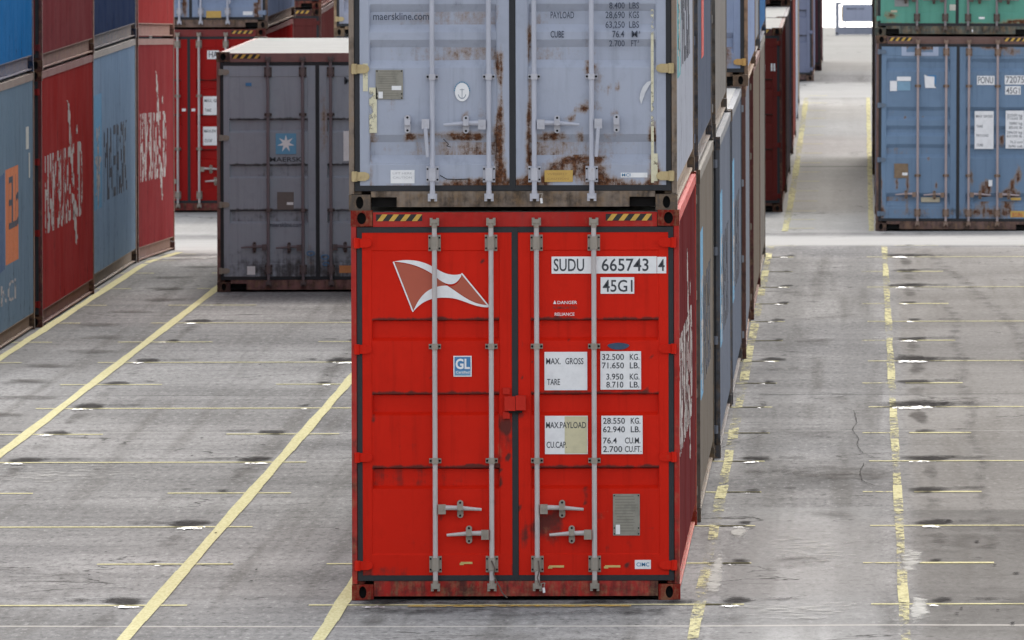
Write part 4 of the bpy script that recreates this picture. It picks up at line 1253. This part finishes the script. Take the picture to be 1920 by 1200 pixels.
label_block(Lp, PP, (1680, 146, 1706, 154), [], name='torn_sticker')
label_block(Lp, PP, (1681, 155, 1705, 172), [], name='torn_sticker', mats=[plain('faded_blue_sticker', (.20, .35, .48, 1)), INK])
decal('torn_sticker', Lp, lambda mb: (mb.poly([(PP(x, y)[0], YD, PP(x, y)[1]) for x, y in ((1731, 142), (1733, 167), (1754, 167), (1750, 163), (1750, 146), (1737, 145))]), plate(mb, PP, 1738, 143, 1753, 160, YD + .0008, 1)), [WHITE, BLUEL])
decal('data_plate', Lp, lambda mb: (plate(mb, PP, 1677, 309, 1703, 336), plate(mb, PP, 1692, 326, 1702, 331, YD - .002, 1)), [plain('rusty_plate', (.22, .15, .09, 1), .7, 0, .6), WHITE])
label_block(Lp, PP, (1728, 372, 1763, 381), [], mats=[plain('faded_tan_label', (.48, .42, .30, 1)), INK], name='caution_label')
decal('white_patch', Lp, lambda mb: (plate(mb, PP, 1688, 90, 1697, 107, .004), plate(mb, PP, 1747, 90, 1757, 107, .004), plate(mb, PP, 1697, 100, 1748, 107, .004)), [plain('pale_blue_patch', (.36, .42, .55, 1))])
label_block(Rp, PP, (1896, 397, 1925, 409), [('8586', 1899, 408, 8, 20)], mats=[YLAB, plain('orange_ink', (.5, .14, .05, 1))], name='caution_label')
label_block(Rp, PP, (1896, 372, 1915, 377), [], mats=[YLAB, INK], name='caution_label')
label_block(Rp, PP, (1854, 339, 1861, 351), [], name='paper_label')
GRODB = [paint('dark_grey_rods', rgb(130, 124, 126), .6, .5, .08, .3), paint('dark_grey_brackets', rgb(96, 86, 82), .6, .6, .25, .3)]
pg, pgd = container('sea green container on top of the blue PONU one', 2.655, 236.03, 1, (86, 142, 126), k=1.15, frame=(84, 92, 86), notches=True, rods=GRODB, handles='mid', group=GF, lean=0.35, rustiness=.03, mids=(1.885, .90),
    rust=[(-1.0, .3, .1, .06, .6), (.9, .2, .2, .05, .9), (-.9, .16, .3, .03, .5), (.2, .17, .6, .02, .5)])
GP = proj(1793.0, 70.0, .009, 69.0, 126.2)
label_block(pgd[-1], GP, (1675, -20, 1701, 15), [], mats=[plain('grey_plate', (.24, .25, .25, 1)), INK], name='data_plate')
label_block(pgd[-1], GP, (1668, 22, 1680, 26), [], mats=[plain('faded_tan_label', (.48, .42, .30, 1)), INK], name='caution_label')
label_block(pgd[-1], GP, (1778, 11, 1790, 22), [], name='paper_label', mats=[plain('dirty_white', (.55, .54, .48, 1)), INK])
label_block(pgd[1], GP, (1833, 34, 1844, 38), [], name='paper_label')
decal('bolt_seal', pgd[1], seal(GP, 1821, 60), [WHITE, GALVD])
for i, (lb_, t_, c_) in enumerate((('grey ground container right behind the PONU one', 0, (120, 118, 116)), ('brown second-tier container right behind the sea green one', 1, (104, 84, 74)),
                                   ('brown ground container, third back in the right-hand stack row', 0, (98, 72, 64)), ('grey second-tier container, third back in the right-hand stack row', 1, (128, 126, 124)),
                                   ('dark ground container, fourth back in the right-hand stack row', 0, (84, 74, 72)), ('dark second-tier container, fourth back in the right-hand stack row', 1, (84, 86, 92)))):
    container(lb_, 2.66 + .03 * math.sin(i), 248.75 + 12.65 * (i // 2), t_, c_, k=1.0, group=GF, doors=False, lean=.2)

# ---- third block
tb, tbd = container('blue-grey container with dark hinges beyond the second cross road, nearest the water', -1.02, 346.0, 0, (112, 118, 140), k=1.0, frame=(104, 80, 80), rods=GRODS, group=GF)
tbu, _ = container('slate container on the second tier beyond the second cross road', -1.02, 346.0, 1, (104, 110, 132), k=1.0, frame=(104, 80, 80), rods=GRODS, group=GF)
container('dark maroon ground container behind the last blue-grey one near the water', -.88, 358.7, 0, (84, 50, 58), k=1.0, frame=(70, 44, 52), group=GF, doors=False)
container('dark navy second-tier container above the maroon one near the water', -.88, 358.7, 1, (50, 52, 70), k=1.0, frame=(70, 44, 52), group=GF, doors=False)

# ---- steel barrier on the quay
bar = bpy.data.objects.new('quay_barrier', None); S.collection.objects.link(bar)
by_ = 411.0; s3 = by_ / F_PX
bx0 = (1568 - VPX) * s3; bz = zg(0, by_)
bar.location = (bx0, by_, bz)
tag(bar, 'blue-grey steel barrier with a lettered sign panel at the edge of the quay', 'barrier')
STEEL = paint('barrier_steel', rgb(134, 138, 152, 1.0), .6, .4, .03)
mb = MB(); mb.box((0, 0, 0), (.10, .10, .86)); mb.box((.10, 0, .80), (.17, .08, .86)); mb.box((1.55, 0, 0), (1.65, .1, .86)); mb.box((.015, -.003, .03), (.06, 0, .07), 1)
link('post', mb.mesh('post', [STEEL, HOLE]), bar)
mb = MB(); mb.box((.10, .01, .02), (1.55, .09, .20)); mb.box((.10, .0, .19), (1.55, .1, .215))
link('base_beam', mb.mesh('base_beam', [STEEL]), bar)
mb = MB(); mb.box((.17, .02, .345), (1.5, .06, .80)); mb.box((.155, .0, .36), (.18, .07, .74), 1)
mb.box((.24, .03, .2), (.27, .05, .345), 0); mb.box((1.30, .03, .2), (1.33, .05, .345), 0)
sgn = link('sign_panel', mb.mesh('sign_panel', [paint('sign_blue_grey', rgb(146, 152, 172), .6, .2, 0), YLAB]), bar)
mb = MB(); add_text(mb, 'MAERSK LINE', .30, .66, .055, .017, 0, width=.44)
link('lettering', mb.mesh('lettering', [INK]), sgn)
print('objects', len(bpy.data.objects))
